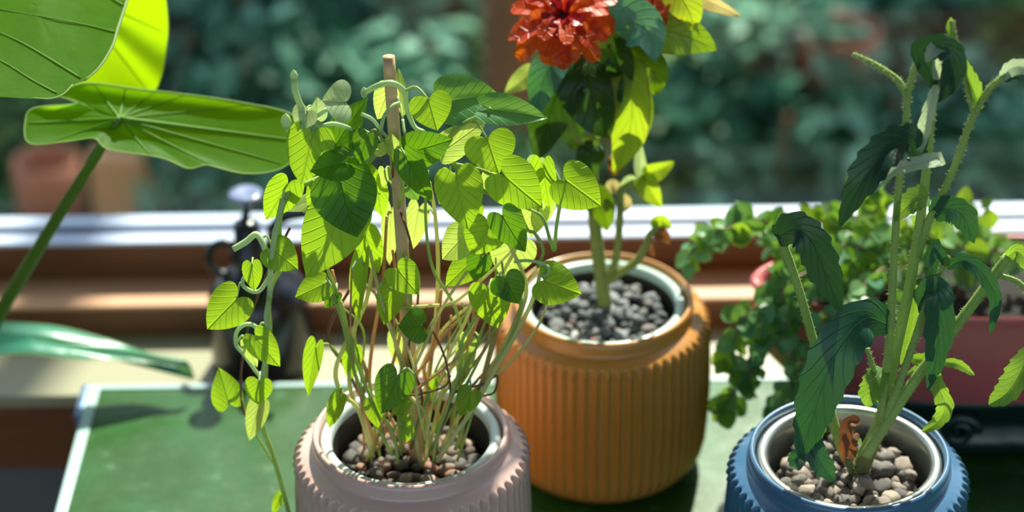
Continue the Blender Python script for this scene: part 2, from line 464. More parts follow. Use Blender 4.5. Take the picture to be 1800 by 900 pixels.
def strip_leaf(name, pts, width, mat, parent, roll=0.0, fold=0.2, prof='lance', teeth=0, tooth=0.18, wave=0.0, seed=0, per=None, nc=4, hint=None, twist=0.0):
    path = spline(pts, per or max(5, int(22 / (len(pts) - 1))))
    L = len(path)
    rr = random.Random(seed)
    ph = rr.random() * 6.28
    vs_, uv, fs = [], [], []
    tl = sum((path[i + 1] - path[i]).length for i in range(L - 1))
    for j, p in enumerate(path):
        v = j / (L - 1)
        t = path[min(j + 1, L - 1)] - path[max(j - 1, 0)]
        x, y, z = frame_from(t, hint if hint is not None else (CAM - p).normalized())
        q = Matrix.Rotation(roll + twist * v, 3, y)
        x = q @ x; z = q @ z
        if prof == 'lance': pw = math.sin(math.pi * min(1, 0.06 + 0.94 * v ** 0.95)) ** 0.62
        elif prof == 'ovate': pw = (math.sin(math.pi * (0.06 + 0.94 * v ** 0.72)) ** 0.75)
        elif prof == 'ribbon': pw = min(1, 0.55 + v * 2.2) * min(1, (1 - v) * 3.2) ** 0.8
        elif prof == 'petal': pw = (0.30 + 0.70 * v ** 0.8) * (1 - max(0, (v - 0.80) / 0.20) ** 2 * 0.62)
        elif prof == 'round': pw = math.sin(math.pi * min(1, 0.04 + 0.96 * v ** 0.9)) ** 0.55
        pw = max(pw, 0.02)
        W = width / 2
        for i in range(-nc, nc + 1):
            c = i / nc
            ac = abs(c)
            xx = W * pw * c
            back = 0.0
            if teeth and ac == 1:
                s = (v * teeth + (0.3 if c > 0 else 0)) % 1.0
                xx *= 1 + tooth * (s if s < 0.8 else (1 - s) * 4) * (1.25 if pw > 0.3 else 0.4)
            zz = fold * abs(xx) + wave * width * math.sin(ph + v * 11 + (2.1 if c > 0 else 0)) * ac
            vs_.append(p + x * xx + z * zz)
            uv.append((0.5 + 0.5 * c * (0.3 + 0.7 * pw), v))
    n = 2 * nc + 1
    for j in range(L - 1):
        for i in range(n - 1):
            a = j * n + i
            fs.append((a, a + 1, a + n + 1, a + n))
    return link(name, mesh(name, vs_, fs, uv), mat, parent)

# =================================================================== STRUCTURE
ZS = -0.023
PX = 20
sillF = onz(PX, 697, ZS).y
sillB = onz(PX, 592, ZS).y
z1 = ony(PX, 540, sillB).z
Y1 = onz(PX, 490, z1).y
z2 = ony(PX, 430, Y1).z
Y2 = onz(PX, 409, z2).y
z3 = ony(PX, 399, Y2).z
YR = onz(PX, 379, z3).y          # back edge of the rail, where the pane stands
zb = ony(PX, 830, sillF).z
X0, X1 = -1.15, 1.25
FLOOR = -0.77
def struct(name, a, b, mat, bev=0.0):
    o = link(name, box_mesh(name, a, b, bev), mat, None, smooth=False)
    o['kind'] = 'structure'
    return o
def spart(name, a, b, mat, parent, bev=0.0):
    return link(name, box_mesh(name, a, b, bev), mat, parent, smooth=False)
struct('floor', (-2.2, -2.6, FLOOR - 0.05), (2.2, YR + 0.004, FLOOR), MT['floorwood'])
struct('ceiling', (-2.2, -2.6, 1.75), (2.2, YR + 0.004, 1.82), MT['plaster'])
struct('wall_back', (-2.2, sillF + 0.012, FLOOR), (2.2, YR + 0.004, zb), MT['wall'])
struct('wall_left', (-2.3, -2.6, FLOOR), (-2.2, YR + 0.004, 1.75), MT['plaster'])
struct('wall_right', (2.2, -2.6, FLOOR), (2.3, YR + 0.004, 1.75), MT['plaster'])
struct('trim_1', (-2.2, sillF + 0.004, zb), (2.2, YR + 0.004, ZS - 0.012), MT['wood_dark'], 0.002)
struct('trim_2', (-2.2, sillF, ZS - 0.012), (2.2, YR + 0.004, ZS), MT['sill'], 0.002)
struct('trim_3', (-2.2, sillB, ZS), (2.2, YR + 0.004, z1 - 0.004), MT['wood_dark'], 0.0)
struct('trim_4', (-2.2, sillB - 0.001, z1 - 0.004), (2.2, YR + 0.004, z1), MT['wood_step'], 0.0015)
struct('trim_5', (-2.2, Y1, z1), (2.2, YR + 0.004, z2 - 0.002), MT['wood_dark'], 0.0)
win = bpy.data.objects.new('window_1', None); COL.objects.link(win); win.location = (0, Y2, z2); win['kind'] = 'structure'
YW = YR + 0.004
spart('window_ledge', (-2.2, Y1 - 0.001, z2 - 0.002), (2.2, YW, z2 + 0.001), MT['rail_white'], win)
spart('bottom_rail', (-2.2, Y2, z2 + 0.001), (2.2, YR, z3), MT['rail_white'], win, 0.003)
spart('rail_seal', (-2.2, Y2 - 0.002, z2 + 0.001), (2.2, Y2 + 0.004, z2 + 0.004), MT['rail_seal'], win)
spart('window_jamb', (-1.75, Y2, z3), (-1.65, YR, 1.55), MT['rail_white'], win, 0.003)
spart('window_jamb', (1.75, Y2, z3), (1.85, YR, 1.55), MT['rail_white'], win, 0.003)
spart('top_rail', (-1.75, Y2, 1.55), (1.85, YR, 1.62), MT['rail_white'], win, 0.003)
spart('pane', (-1.65, YR - 0.004, z3 - 0.001), (1.75, YR - 0.001, 1.55), MT['glass'], win)
struct('wall_back_top', (-2.2, Y2, 1.62), (2.2, YW, 1.75), MT['plaster'])
struct('wall_back_left', (-2.2, Y2, z3), (-1.75, YW, 1.62), MT['plaster'])
struct('wall_back_right', (1.85, Y2, z3), (2.2, YW, 1.62), MT['plaster'])

# =================================================================== GARDEN
GZ = -0.95
g = link('garden_ground', mesh('garden_ground', [(-6, YW, GZ), (6, YW, GZ), (6, 9, GZ + 0.9), (-6, 9, GZ + 0.9)], [(0, 1, 2, 3)]), MT['earth'], None, False)
g['kind'] = 'structure'
def gat(px, py, z=GZ + 0.35):
    return onz(px, py, z)
def foliage_mesh(name, c, rx, ry, rz, nleaf, size, seed):
    r = random.Random(seed)
    vs_, fs = [], []
    for k in range(nleaf):
        while True:
            d = Vector((r.uniform(-1, 1), r.uniform(-1, 1), r.uniform(-1, 1)))
            if 0.05 < d.length < 1: break
        d.normalize()
        bump = 0.78 + 0.34 * noise.noise(d * 2.3 + Vector((seed, 0, 0)))
        rad = bump * (r.random() ** 0.22)
        p = Vector((c[0] + d.x * rx * rad, c[1] + d.y * ry * rad, c[2] + d.z * rz * rad))
        if p.z < GZ + 0.01: p.z = GZ + 0.01 + r.random() * 0.08
        n_ = (d + Vector((r.uniform(-1, 1), r.uniform(-1, 1), r.uniform(-0.6, 1)))).normalized()
        x = n_.orthogonal().normalized()
        x = Matrix.Rotation(r.random() * 6.28, 3, n_) @ x
        y = n_.cross(x)
        s = size * r.uniform(0.6, 1.3)
        b = len(vs_)
        vs_ += [p - y * s, p + x * s * 0.5 + n_ * s * 0.12, p + y * s, p - x * s * 0.5 + n_ * s * 0.12]
        fs += [(b, b + 1, b + 2), (b, b + 2, b + 3)]
    return mesh(name, vs_, fs)
def shrub(px, py, rx, rz, mat, label, nleaf=1500, size=0.035, seed=0, z=None, back=0.0):
    p = gat(px, py) if z is None else onz(px, py, z)
    c = Vector((p.x, p.y + back, max(p.z - rz * 0.3, GZ + rz * 0.55)))
    e = empty('garden_shrub', (c.x, c.y, GZ), label, 'shrub', 'shrubs in the garden outside')
    f = link('foliage', foliage_mesh('foliage', c, rx, rx * 0.8, rz, nleaf, size, seed), mat, e, False)
    f['kind'] = 'stuff'
    for k in range(3):
        a = k * 2.1 + seed
        tube('branch', [(c.x + 0.03 * math.cos(a), c.y + 0.03 * math.sin(a), GZ), (c.x + rx * 0.3 * math.cos(a), c.y + rx * 0.3 * math.sin(a), c.z), (c.x + rx * 0.55 * math.cos(a), c.y + rx * 0.5 * math.sin(a), c.z + rz * 0.6)], [0.018, 0.010, 0.004], MT['bark'], e, 6, 4)
    return e
shr = [
 (40, 210, .34, .36, 'hedge_b', 'deep green garden shrub beside the tan stone block'),
 (330, 60, .40, .46, 'hedge_a', 'dark teal shrub outside just right of the elephant ear leaf'),
 (470, 250, .34, .36, 'hedge_a', 'dark teal shrub outside behind the plant mister knob'),
 (600, 90, .42, .48, 'hedge_a', 'broad dark teal shrub outside behind the bamboo stake'),
 (760, 20, .36, .42, 'hedge_b', 'deep green shrub outside just left of the brown trunk'),
 (800, 260, .32, .34, 'hedge_a', 'low dark shrub outside behind the heart-leaved vine'),
 (1020, 250, .34, .36, 'hedge_b', 'deep green shrub outside behind the red flower stem'),
 (1230, 110, .30, .32, 'hedge_c', 'yellow-green shrub outside just right of the red flower'),
 (1330, 240, .38, .42, 'hedge_a', 'dark teal shrub outside between red flower and bristly stems'),
 (1340, 10, .30, .32, 'hedge_b', 'deep green shrub outside just left of the terracotta garden pots'),
 (1530, 200, .40, .42, 'hedge_a', 'dark teal shrub outside in front of the terracotta garden pots'),
 (1740, 150, .38, .44, 'hedge_b', 'deep green shrub outside behind the right-leaning bristly stem'),
 (1720, 20, .34, .36, 'hedge_c', 'yellow-green shrub outside behind the tallest bristly stem'),
 (1700, 310, .34, .34, 'hedge_a', 'low dark teal shrub outside above the oxblood planter'),
 (200, 120, .34, .30, 'hedge_d', 'russet brown shrub outside behind the elephant ear leaf'),
]
for i, (px, py, rx, rz, m, lb) in enumerate(shr):
    shrub(px, py, rx, rz, MT[m], lb, 2600, 0.034, i + 1)
# unseen tall hedge, added further back to shade the garden
for i, x in enumerate((-2.6, -0.9, 0.8, 2.5)):
    x += 0.9
    c = Vector((x, 4.7, 1.5))
    e = empty('added_shade_tree', (c.x, c.y, GZ), 'unseen tall hedge tree added to shade the garden', 'tree', 'unseen trees added for garden shade')
    f = link('foliage', foliage_mesh('foliage', c, 0.76, 0.8, 2.6, 9000, 0.13, 50 + i), MT['hedge_b'], e, False)
    f['kind'] = 'stuff'
    tube('trunk', [(x, 4.7, GZ), (x + 0.05, 4.7, 0.0), (x, 4.7, 1.2)], [0.09, 0.07, 0.03], MT['bark'], e, 8, 4)
# brown trunk
tp = ony(885, 70, 1.2)
t = empty('garden_tree_trunk', (tp.x, tp.y + 0.2, GZ), 'brown garden tree trunk outside just left of the red flower', 'tree')
tube('trunk', [(tp.x, tp.y + 0.2, GZ), (tp.x + 0.01, tp.y + 0.24, GZ + 0.8), (tp.x - 0.02, tp.y + 0.3, GZ + 1.8), (tp.x, tp.y + 0.4, 3.0)], [0.05, 0.04, 0.038, 0.035], MT['bark'], t, 12, 5)
cr = link('foliage', foliage_mesh('foliage', (tp.x, tp.y + 0.4, 3.5), 0.6, 0.6, 0.5, 900, 0.07, 71), MT['hedge_b'], t, False); cr['kind'] = 'stuff'
# tan stone block and terracotta pots
bp = ony(213, 276, 1.45)
sb = link('stone_post', box_mesh('stone_post', (bp.x - 0.052, bp.y, GZ + 0.0), (bp.x + 0.052, bp.y + 0.05, bp.z), 0.008), MT['tan_stone'], None, False)
tag(sb, 'tan sandstone post outside the window beside the elephant ear stalk', 'stone post')
def gpot(px, py, r, Y, label):
    p = ony(px, py, Y)
    h = p.z - GZ - 0.02
    e = empty('terracotta_pot', (p.x, p.y, GZ), label, 'pot', 'terracotta pots in the garden')
    link('body', lathe_mesh('body', [(r * .66, 0), (r * .70, .01), (r * .95, h * .8), (r * .95, h * .82), (r * 1.06, h * .82), (r * 1.06, h), (r * .92, h), (r * .88, h * .8), (r * .6, h * .78)], 28, (p.x, p.y, GZ + 0.02)), MT['terracotta'], e)
    s_ = link('soil', lathe_mesh('soil', [(r * .9, h * .84), (r * .4, h * .87), (0.001, h * .86)], 20, (p.x, p.y, GZ + 0.02)), MT['soil'], e)
gpot(1475, 50, .060, 1.55, 'pale terracotta garden pot outside left of the tallest bristly stem')
gpot(1600, 70, .055, 1.75, 'terracotta garden pot outside directly behind the tallest bristly stem')
gpot(80, 280, .045, 1.25, 'small terracotta pot outside below the elephant ear lobe')

# =================================================================== TABLE
tBL = onz(160, 680, 0)
TX0, TY1 = tBL.x, tBL.y
TX1, TY0 = 0.95, -0.62
table = empty('garden_table', ((TX0 + TX1) / 2, (TY0 + TY1) / 2, FLOOR), 'green enamel topped table with pale edge under the fluted pots', 'table')
spart('table_top', (TX0, TY0, -0.018), (TX1, TY1, 0.0), MT['enamel'], table, 0.0015)
eb = 0.008
spart('edge_strip', (TX0 - 0.001, TY0, -0.019), (TX0 + eb, TY1 + 0.001, 0.0012), MT['edge'], table, 0.0008)
spart('edge_strip', (TX0 + eb, TY1 - eb * 0.6, -0.019), (TX1, TY1 + 0.001, 0.0012), MT['edge'], table, 0.0008)
spart('edge_strip', (TX0 + eb, TY0 - 0.001, -0.019), (TX1, TY0 + eb, 0.0012), MT['edge'], table, 0.0008)
spart('corner_bracket', (TX0 - 0.008, TY1 - 0.042, -0.014), (TX0 - 0.001, TY1 + 0.004, 0.0004), MT['bracket'], table, 0.002)
for (x, y) in ((TX0 + .05, TY0 + .05), (TX0 + .05, TY1 - .05), (TX1 - .05, TY0 + .05), (TX1 - .05, TY1 - .05)):
    spart('leg', (x - .016, y - .016, FLOOR), (x + .016, y + .016, -0.018), MT['steel_leg'], table, 0.003)

# =================================================================== FLUTED POTS
POT_H, POT_R = 0.145, 0.080
def pot_profile():
    pr = [(0.058, 0.0), (0.064, 0.001), (0.070, 0.006), (0.0755, 0.014), (0.078, 0.024)]
    for k in range(1, 13): pr.append((0.078 + 0.002 * math.sin(k / 12 * 3.0), 0.024 + (0.119 - 0.024) * k / 12))
    pr += [(0.0798, 0.1215), (0.0793, 0.1238), (0.0784, 0.1256), (0.0770, 0.1271), (0.0752, 0.1283), (0.0735, 0.1294), (0.0715, 0.1306), (0.0698, 0.1316), (0.0684, 0.1323), (0.0672, 0.1329),
           (0.0662, 0.1338), (0.0658, 0.1354), (0.0657, 0.138), (0.0657, 0.141), (0.0650, 0.1436), (0.0636, 0.145), (0.0624, 0.1446), (0.0616, 0.143), (0.0612, 0.138), (0.061, 0.128), (0.060, 0.12)]
    return pr
NF = 60
def flute(r, z, t):
    if z < 0.005 or z > 0.1300: return r
    s = (t * NF / (2 * math.pi)) % 1.0
    d = abs(s - 0.5) * 2           # 0 groove centre .. 1 rib
    cut = 0.0742 + 0.0048 * (d ** 2.4)
    if d > 0.80: cut += 0.003 * (d - 0.80) / 0.20
    lim = min(r, cut)
    k = min(1, max(0, (z - 0.005) / 0.012))
    return r + (lim - r) * k
POT_MESH = lathe_mesh('body', pot_profile(), NF * 10, rad=flute)
INS_MESH = lathe_mesh('insert', [(0.0605, 0.134), (0.0603, 0.1385), (0.0590, 0.1405), (0.0570, 0.1412), (0.0548, 0.1408), (0.0535, 0.1395), (0.0528, 0.137), (0.0524, 0.1345)], 72)
CUP_MESH = lathe_mesh('cup', [(0.0524, 0.1345), (0.0520, 0.129), (0.0512, 0.115), (0.0505, 0.105), (0.049, 0.09), (0.030, 0.088), (0.001, 0.088)], 72)
PEB, ROCK = [], []
def make_pebbles():
    for k in range(9):
        bm = bmesh.new()
        bmesh.ops.create_icosphere(bm, subdivisions=2, radius=1)
        for v in bm.verts:
            q = Vector([round(c_ * 1.25 + 0.25 * noise.noise(v.co * 1.7 + Vector((k * 5, 2, 8)))) for c_ in v.co])
            q = v.co.lerp(q, 0.34) * (1 + 0.30 * noise.noise(v.co * 1.4 + Vector((k * 3, 1, 1))))
            v.co = Vector((q.x * R.choice((1.0, 1.0)) * 1.12, q.y * 0.92, q.z * 0.78))
        me = bpy.data.meshes.new('pebble'); bm.to_mesh(me); bm.free()
        for p in me.polygons: p.use_smooth = True
        ROCK.append(me)
    for k in range(9):
        bm = bmesh.new()
        bmesh.ops.create_icosphere(bm, subdivisions=2, radius=1)
        sx, sy, sz = R.uniform(0.8, 1.3), R.uniform(0.75, 1.0), R.uniform(0.6, 0.85)
        for v in bm.verts:
            f = 1 + 0.28 * noise.noise(v.co * 1.1 + Vector((k * 7, 3, 1))) + 0.10 * noise.noise(v.co * 3 + Vector((k, 9, 2)))
            v.co = Vector((v.co.x * sx * f, v.co.y * sy * f, v.co.z * sz * f))
        me = bpy.data.meshes.new('pebble'); bm.to_mesh(me); bm.free()
        for p in me.polygons: p.use_smooth = True
        PEB.append(me)
make_pebbles()
def pot(rim_px, mat, ins, label, pmat, plabel, pgroup, npeb, zsoil, rng, psize, special=()):
    p = onz(rim_px[0], rim_px[1], POT_H)
    c = Vector((p.x, p.y, 0.0015))
    e = empty('fluted_pot', c, label, 'plant pot')
    b = bpy.data.meshes.new('x'); bpy.data.meshes.remove(b)
    last = e
    for me, m, nme in ((POT_MESH.copy(), mat, 'body'), (INS_MESH.copy(), ins, 'insert_rim'), (CUP_MESH.copy(), ins if ins is MT['insert_steel'] else MT['cup'], 'insert_cup')):
        me.transform(Matrix.Translation(c) @ Matrix.Diagonal((1.035, 1.035, 1.0, 1.0)))
        link(nme, me, m, e)
    so = link('soil', lathe_mesh('soil', [(0.0500, zsoil - 0.006), (0.040, zsoil - 0.004), (0.02, zsoil - 0.005), (0.0005, zsoil - 0.004)], 32, c), MT['soil'])
    tag(so, 'dark damp soil under the pebbles of the ' + label.split(' fluted')[0] + ' fluted pot', 'soil', None, 'stuff')
    placed = []
    tries = 0
    while len(placed) < npeb and tries < 6000:
        tries += 1
        s = psize * rng.uniform(0.65, 1.25)
        a = rng.random() * 6.283; rr = (0.0485 - s) * math.sqrt(rng.random())
        q = Vector((rr * math.cos(a), rr * math.sin(a), 0))
        if all((q - o_[0]).length > (s + o_[1]) * 0.74 for o_ in placed):
            placed.append((q, s))
        elif tries > 3000:
            break
    for k in range(max(0, npeb - len(placed))):
        s = psize * rng.uniform(0.6, 1.0)
        a = rng.random() * 6.283; rr = (0.047 - s) * math.sqrt(rng.random())
        placed.append((Vector((rr * math.cos(a), rr * math.sin(a), s * 0.9)), s))
    for k, (q, s) in enumerate(placed):
        me = (ROCK if pmat is MT['peb_brown'] else PEB)[rng.randrange(9)]
        m = pmat
        lb, gp = plabel, pgroup
        if k < len(special): m, lb, gp = special[k][0], special[k][1], None
        me2 = PEBM.get((me.name, m.name))
        if me2 is None:
            me2 = me.copy(); me2.materials.append(m); PEBM[(me.name, m.name)] = me2
        o = bpy.data.objects.new('pebble', me2); COL.objects.link(o)
        pos = c + q
        if k < len(special): pos = c + Vector(special[k][2]); s = special[k][3]
        o.location = (pos.x, pos.y, c.z + zsoil + (q.z if k >= len(special) else 0) + rng.uniform(-0.001, 0.0015))
        o.rotation_euler = (rng.uniform(-0.5, 0.5), rng.uniform(-0.5, 0.5), rng.random() * 6.28)
        o.scale = (s, s, s)
        tag(o, lb, 'pebble', gp)
    return c
PEBM = {}
CP = pot((722, 757), MT['pink'], MT['insert_white'], 'pale pink fluted ceramic pot with a pale inner rim', MT['peb_clay'], 'dark brown clay pebble in the pink fluted pot', 'clay pebbles in the pink pot', 80, 0.119, random.Random(3), 0.0058)
CO = pot((1060, 524), MT['orange'], MT['insert_mint'], 'ochre orange fluted ceramic pot with a mint inner rim', MT['peb_grey'], 'grey rounded pebble in the ochre orange fluted pot', 'grey pebbles in the orange pot', 100, 0.1295, random.Random(4), 0.0056,
         special=((MT['peb_red'], 'round reddish pebble at the front rim of the orange pot', (-0.010, -0.040, 0.003), 0.0062), (MT['peb_white'], 'whitish pebble beside the round reddish pebble in the orange pot', (-0.022, -0.0385, 0.003), 0.0058)))
CB = pot((1493, 794), MT['blue'], MT['insert_steel'], 'dusty blue fluted ceramic pot with a steel inner rim', MT['peb_brown'], 'grey-brown angular pebble in the blue fluted pot', 'grey-brown pebbles in the blue pot', 115, 0.1205, random.Random(5), 0.0060)

# =================================================================== VINE IN THE PINK POT
VY = CP.y
def V(px, py, dy=0.0): return ony(px, py, VY + dy)
stake = tube('garden_stake', [V(733, 770, 0.0) - Vector((0, 0, 0.02)), V(716, 560, 0.005), V(700, 330, 0.012), V(683, 99, 0.02)], [0.0046, 0.0044, 0.0042, 0.0040], MT['stake'], None, 14, 8)
tag(stake, 'plain bamboo stake standing upright in the pink pot', 'stake')
vine = empty('heart_leaf_vine', CP + Vector((0, 0, 0.119)), 'climbing vine with bright green heart-shaped leaves in the pink pot', 'vine')
# stems: lists of (px, py, dy)
stems = [
 # twining up the stake
 ('stem_green', .0011, [(705, 800, -.015), (700, 700, -.012), (712, 600, .012), (722, 500, -.008), (700, 400, .015), (706, 320, -.006), (690, 262, .012), (672, 245, -.004)]),
 ('stem_brown', .0009, [(722, 790, -.02), (742, 700, -.008), (718, 620, -.008), (735, 520, .008), (720, 420, -.006), (693, 340, .016), (690, 270, -.006)]),
 ('tendril', .0019, [(640, 163, .01), (665, 150, .006), (690, 146, .004), (710, 160, .008), (715, 190, .014), (728, 222, .012), (745, 232, .008)]),
 ('tendril', .0013, [(668, 236, .004), (675, 205, .002), (690, 186, .006), (702, 180, .012)]),
 ('tendril', .0012, [(635, 200, .004), (655, 210, .004), (672, 232, .004), (690, 250, .004)]),
 ('tendril', .0012, [(630, 225, .002), (650, 235, .004), (680, 252, .004)]),
 ('tendril', .0010, [(708, 210, .016), (712, 235, .008), (722, 255, .004), (760, 245, .01)]),
 # left shoots at the top
 ('tendril', .0021, [(517, 136, -.004), (519, 160, -.004), (530, 188, 0.0), (548, 206, 0), (575, 192, .0)]),
 ('tendril', .0016, [(503, 218, 0), (512, 240, 0), (535, 250, .01), (600, 245, .01), (660, 262, .01)]),
 ('tendril', .0015, [(548, 206, 0), (560, 222, 0), (590, 218, 0.0), (640, 235, .006), (672, 245, .006)]),
 # hanging strand on the left
 ('stem_green', .0020, [(600, 300, .02), (545, 320, .01), (505, 340, .0), (490, 400, .0), (497, 460, 0), (478, 500, 0), (472, 540, -.004), (474, 580, -.004), (468, 620, -.004), (466, 680, -.008), (460, 740, -.012), (480, 800, -.016), (497, 860, -.018), (512, 920, -.02)]),
 ('tendril', .0019, [(497, 350, -.004), (482, 420, -.006), (476, 470, -.008), (474, 520, -.002), (468, 560, -.010), (473, 600, -.002), (463, 650, -.01), (462, 700, -.012)]),
 ('stem_brown', .0009, [(510, 400, .0), (470, 480, .004), (440, 560, .004), (425, 640, .004), (424, 700, .0), (430, 730, -.004)]),
 ('stem_green', .0009, [(424, 700, 0), (440, 745, 0), (466, 790, -.006), (490, 830, -.01)]),
 ('tendril', .0015, [(478, 480, -.004), (455, 512, -.006), (430, 505, -.006), (428, 490, -.002), (445, 470, 0)]),
 ('tendril', .0015, [(470, 590, -.004), (440, 570, -.006), (418, 580, -.006), (415, 605, -.004), (430, 625, -.004), (455, 660, -.004), (466, 670, -.006)]),
 ('tendril', .0022, [(410, 438, -.004), (432, 425, -.002), (450, 412, 0), (462, 428, -.004), (470, 452, -.006), (477, 474, -.008)]),
 # fan of stems from the pot, left side
 ('stem_pale', .0017, [(655, 800, -.02), (630, 720, -.015), (600, 690, -.01), (592, 640, -.006), (640, 540, 0), (655, 470, .004)]),
 ('stem_pale', .0015, [(660, 790, -.01), (640, 740, -.01), (615, 680, -.005), (620, 600, 0), (640, 500, .004), (650, 420, .008)]),
 ('stem_green', .0013, [(690, 800, -.02), (660, 740, -.02), (625, 660, -.015), (600, 560, -.01), (575, 505, -.008)]),
 ('stem_brown', .0012, [(655, 740, .02), (610, 650, .018), (578, 600, .012), (585, 560, .01), (620, 500, .01), (640, 450, .01)]),
 ('stem_pink', .0014, [(700, 790, 0), (672, 730, .01), (650, 680, .014), (655, 600, .016), (672, 500, .018), (680, 380, .02)]),
 ('stem_pink', .0013, [(712, 795, -.01), (690, 740, 0), (668, 700, .006), (690, 640, .01), (705, 560, .014), (690, 440, .014)]),
 ('stem_pale', .0015, [(740, 812, -.02), (728, 760, -.014), (722, 690, -.008), (695, 600, -.004), (668, 520, -.004), (650, 440, 0)]),
 ('stem_green', .0012, [(700, 815, -.03), (690, 760, -.026), (648, 690, -.02), (622, 620, -.016), (600, 530, -.01)]),
 ('stem_pale', .0015, [(735, 795, .01), (745, 700, .016), (762, 600, .02), (770, 480, .02), (765, 380, .02), (755, 320, .015)]),
 # right side, long arching stems
 ('stem_pale', .0017, [(768, 812, -.03), (795, 770, -.026), (830, 720, -.022), (870, 650, -.018), (905, 590, -.014), (935, 530, -.01), (950, 480, -.006)]),
 ('stem_pale', .0016, [(775, 790, -.012), (805, 735, -.01), (850, 670, -.006), (885, 610, -.004), (915, 550, -.002), (925, 500, 0), (905, 450, .004), (890, 420, .004)]),
 ('stem_green', .0013, [(800, 790, -.02), (822, 730, -.016), (848, 690, -.012), (880, 630, -.01), (910, 560, -.006), (918, 500, 0)]),
 ('stem_pink', .0014, [(760, 800, 0), (772, 740, .004), (745, 650, .012), (780, 590, .016), (830, 545, .016), (880, 505, .012)]),
 ('stem_pink', .0012, [(750, 800, .01), (752, 700, .016), (760, 620, .018), (768, 560, .018), (775, 510, .018)]),
 ('stem_pale', .0014, [(752, 795, -.01), (780, 680, -.004), (815, 600, 0), (860, 520, .004), (905, 440, .006), (920, 400, .006)]),
 ('stem_pale', .0013, [(748, 805, -.02), (757, 720, -.014), (790, 620, -.008), (820, 560, -.004), (850, 470, 0), (860, 400, .0)]),
 ('stem_green', .0013, [(762, 810, -.03), (770, 760, -.03), (805, 660, -.02), (812, 600, -.016), (835, 560, -.012), (880, 490, -.008)]),
 ('stem_green', .0012, [(785, 780, .0), (800, 720, 0), (815, 620, .004), (800, 540, .004), (760, 470, .004), (748, 380, .006), (752, 300, .008)]),
 ('stem_brown', .0009, [(780, 730, -.01), (800, 690, -.016), (850, 675, -.016), (873, 660, -.016), (868, 690, -.018), (838, 697, -.02)]),
 ('stem_brown', .0008, [(760, 790, -.02), (790, 710, -.02), (785, 640, -.012), (765, 590, -.01), (745, 560, -.006), (750, 540, -.004)]),
 ('stem_brown', .0008, [(700, 695, -.02), (735, 693, -.02), (780, 680, -.02), (792, 660, -.018)]),
 ('stem_pale', .0011, [(705, 540, .0), (760, 537, .0), (800, 530, .002), (860, 480, .004), (900, 440, .004)]),
 ('stem_pale', .0011, [(720, 690, .02), (770, 590, .02), (840, 530, .02), (900, 520, .016), (945, 470, .01)]),
 ('stem_green', .0012, [(945, 470, 0), (955, 440, .002), (940, 410, .004), (925, 400, .006), (895, 330, .01), (850, 300, .012), (790, 285, .012), (740, 262, .012)]),
 ('stem_green', .0012, [(990, 330, 0), (978, 400, .004), (975, 440, .004), (968, 425, .004), (955, 385, .006), (935, 370, .008), (880, 350, .01)]),
 ('stem_green', .0015, [(690, 270, .006), (735, 268, .012), (790, 285, .012), (830, 320, .010), (870, 345, .008), (920, 352, .006)]),
 ('stem_green', .0014, [(760, 262, .01), (800, 225, .012), (850, 200, .012), (862, 190, .01)]),
 ('stem_green', .0014, [(670, 262, .01), (635, 300, .014), (610, 330, .016), (590, 380, .01)]),
 ('tendril', .0011, [(905, 460, 0), (925, 458, -.004), (950, 462, -.006), (964, 470, -.008), (962, 482, -.01), (945, 488, -.01)]),
 ('stem_green', .0012, [(590, 330, .006), (560, 400, 0), (575, 470, -.004), (592, 515, -.006), (600, 560, -.008)]),
]
rs = random.Random(5)
for k in range(24):
    x0 = rs.uniform(640, 815); y0 = rs.uniform(770, 822)
    side = 1 if k % 3 else -1
    x2 = x0 + (rs.uniform(40, 150) if side > 0 else -rs.uniform(10, 60)); y2 = rs.uniform(540, 620)
    x3 = x2 + side * rs.uniform(-10, 60); y3 = y2 - rs.uniform(40, 110)
    d0 = rs.uniform(-.03, .015); d3 = rs.uniform(-.015, .025)
    stems.append((rs.choice(('stem_pale', 'stem_pale', 'stem_pink', 'stem_green')), rs.uniform(.0008, .0013),
                  [(x0, y0, d0), (x0 * .8 + x2 * .2 + rs.uniform(-14, 14), y0 - 75, d0), (x0 * .45 + x2 * .55 + rs.uniform(-12, 12), (y0 + y2) / 2 - 30, (d0 + d3) / 2), (x2, y2, d3), (x3, y3, d3)]))
anchors = []
for k, (m, r, pts) in enumerate(stems):
    P3 = [V(*q) for q in pts]
    tube('stem', P3, [r, r, r * 0.92, r * 0.75], MT[m], vine, 7, 6)
    anchors += spline(P3, 6)
for (px, py, dy, r) in ((517, 134, -.004, .0026), (503, 214, 0, .0036), (640, 163, .01, .0024)):
    c = V(px, py, dy)
    me = lathe_mesh('bud', [(0.0002, -r * 1.6), (r * .7, -r), (r, 0), (r * .7, r), (0.0002, r * 1.7)], 12, c)
    link('bud', me, MT['tendril'], vine)
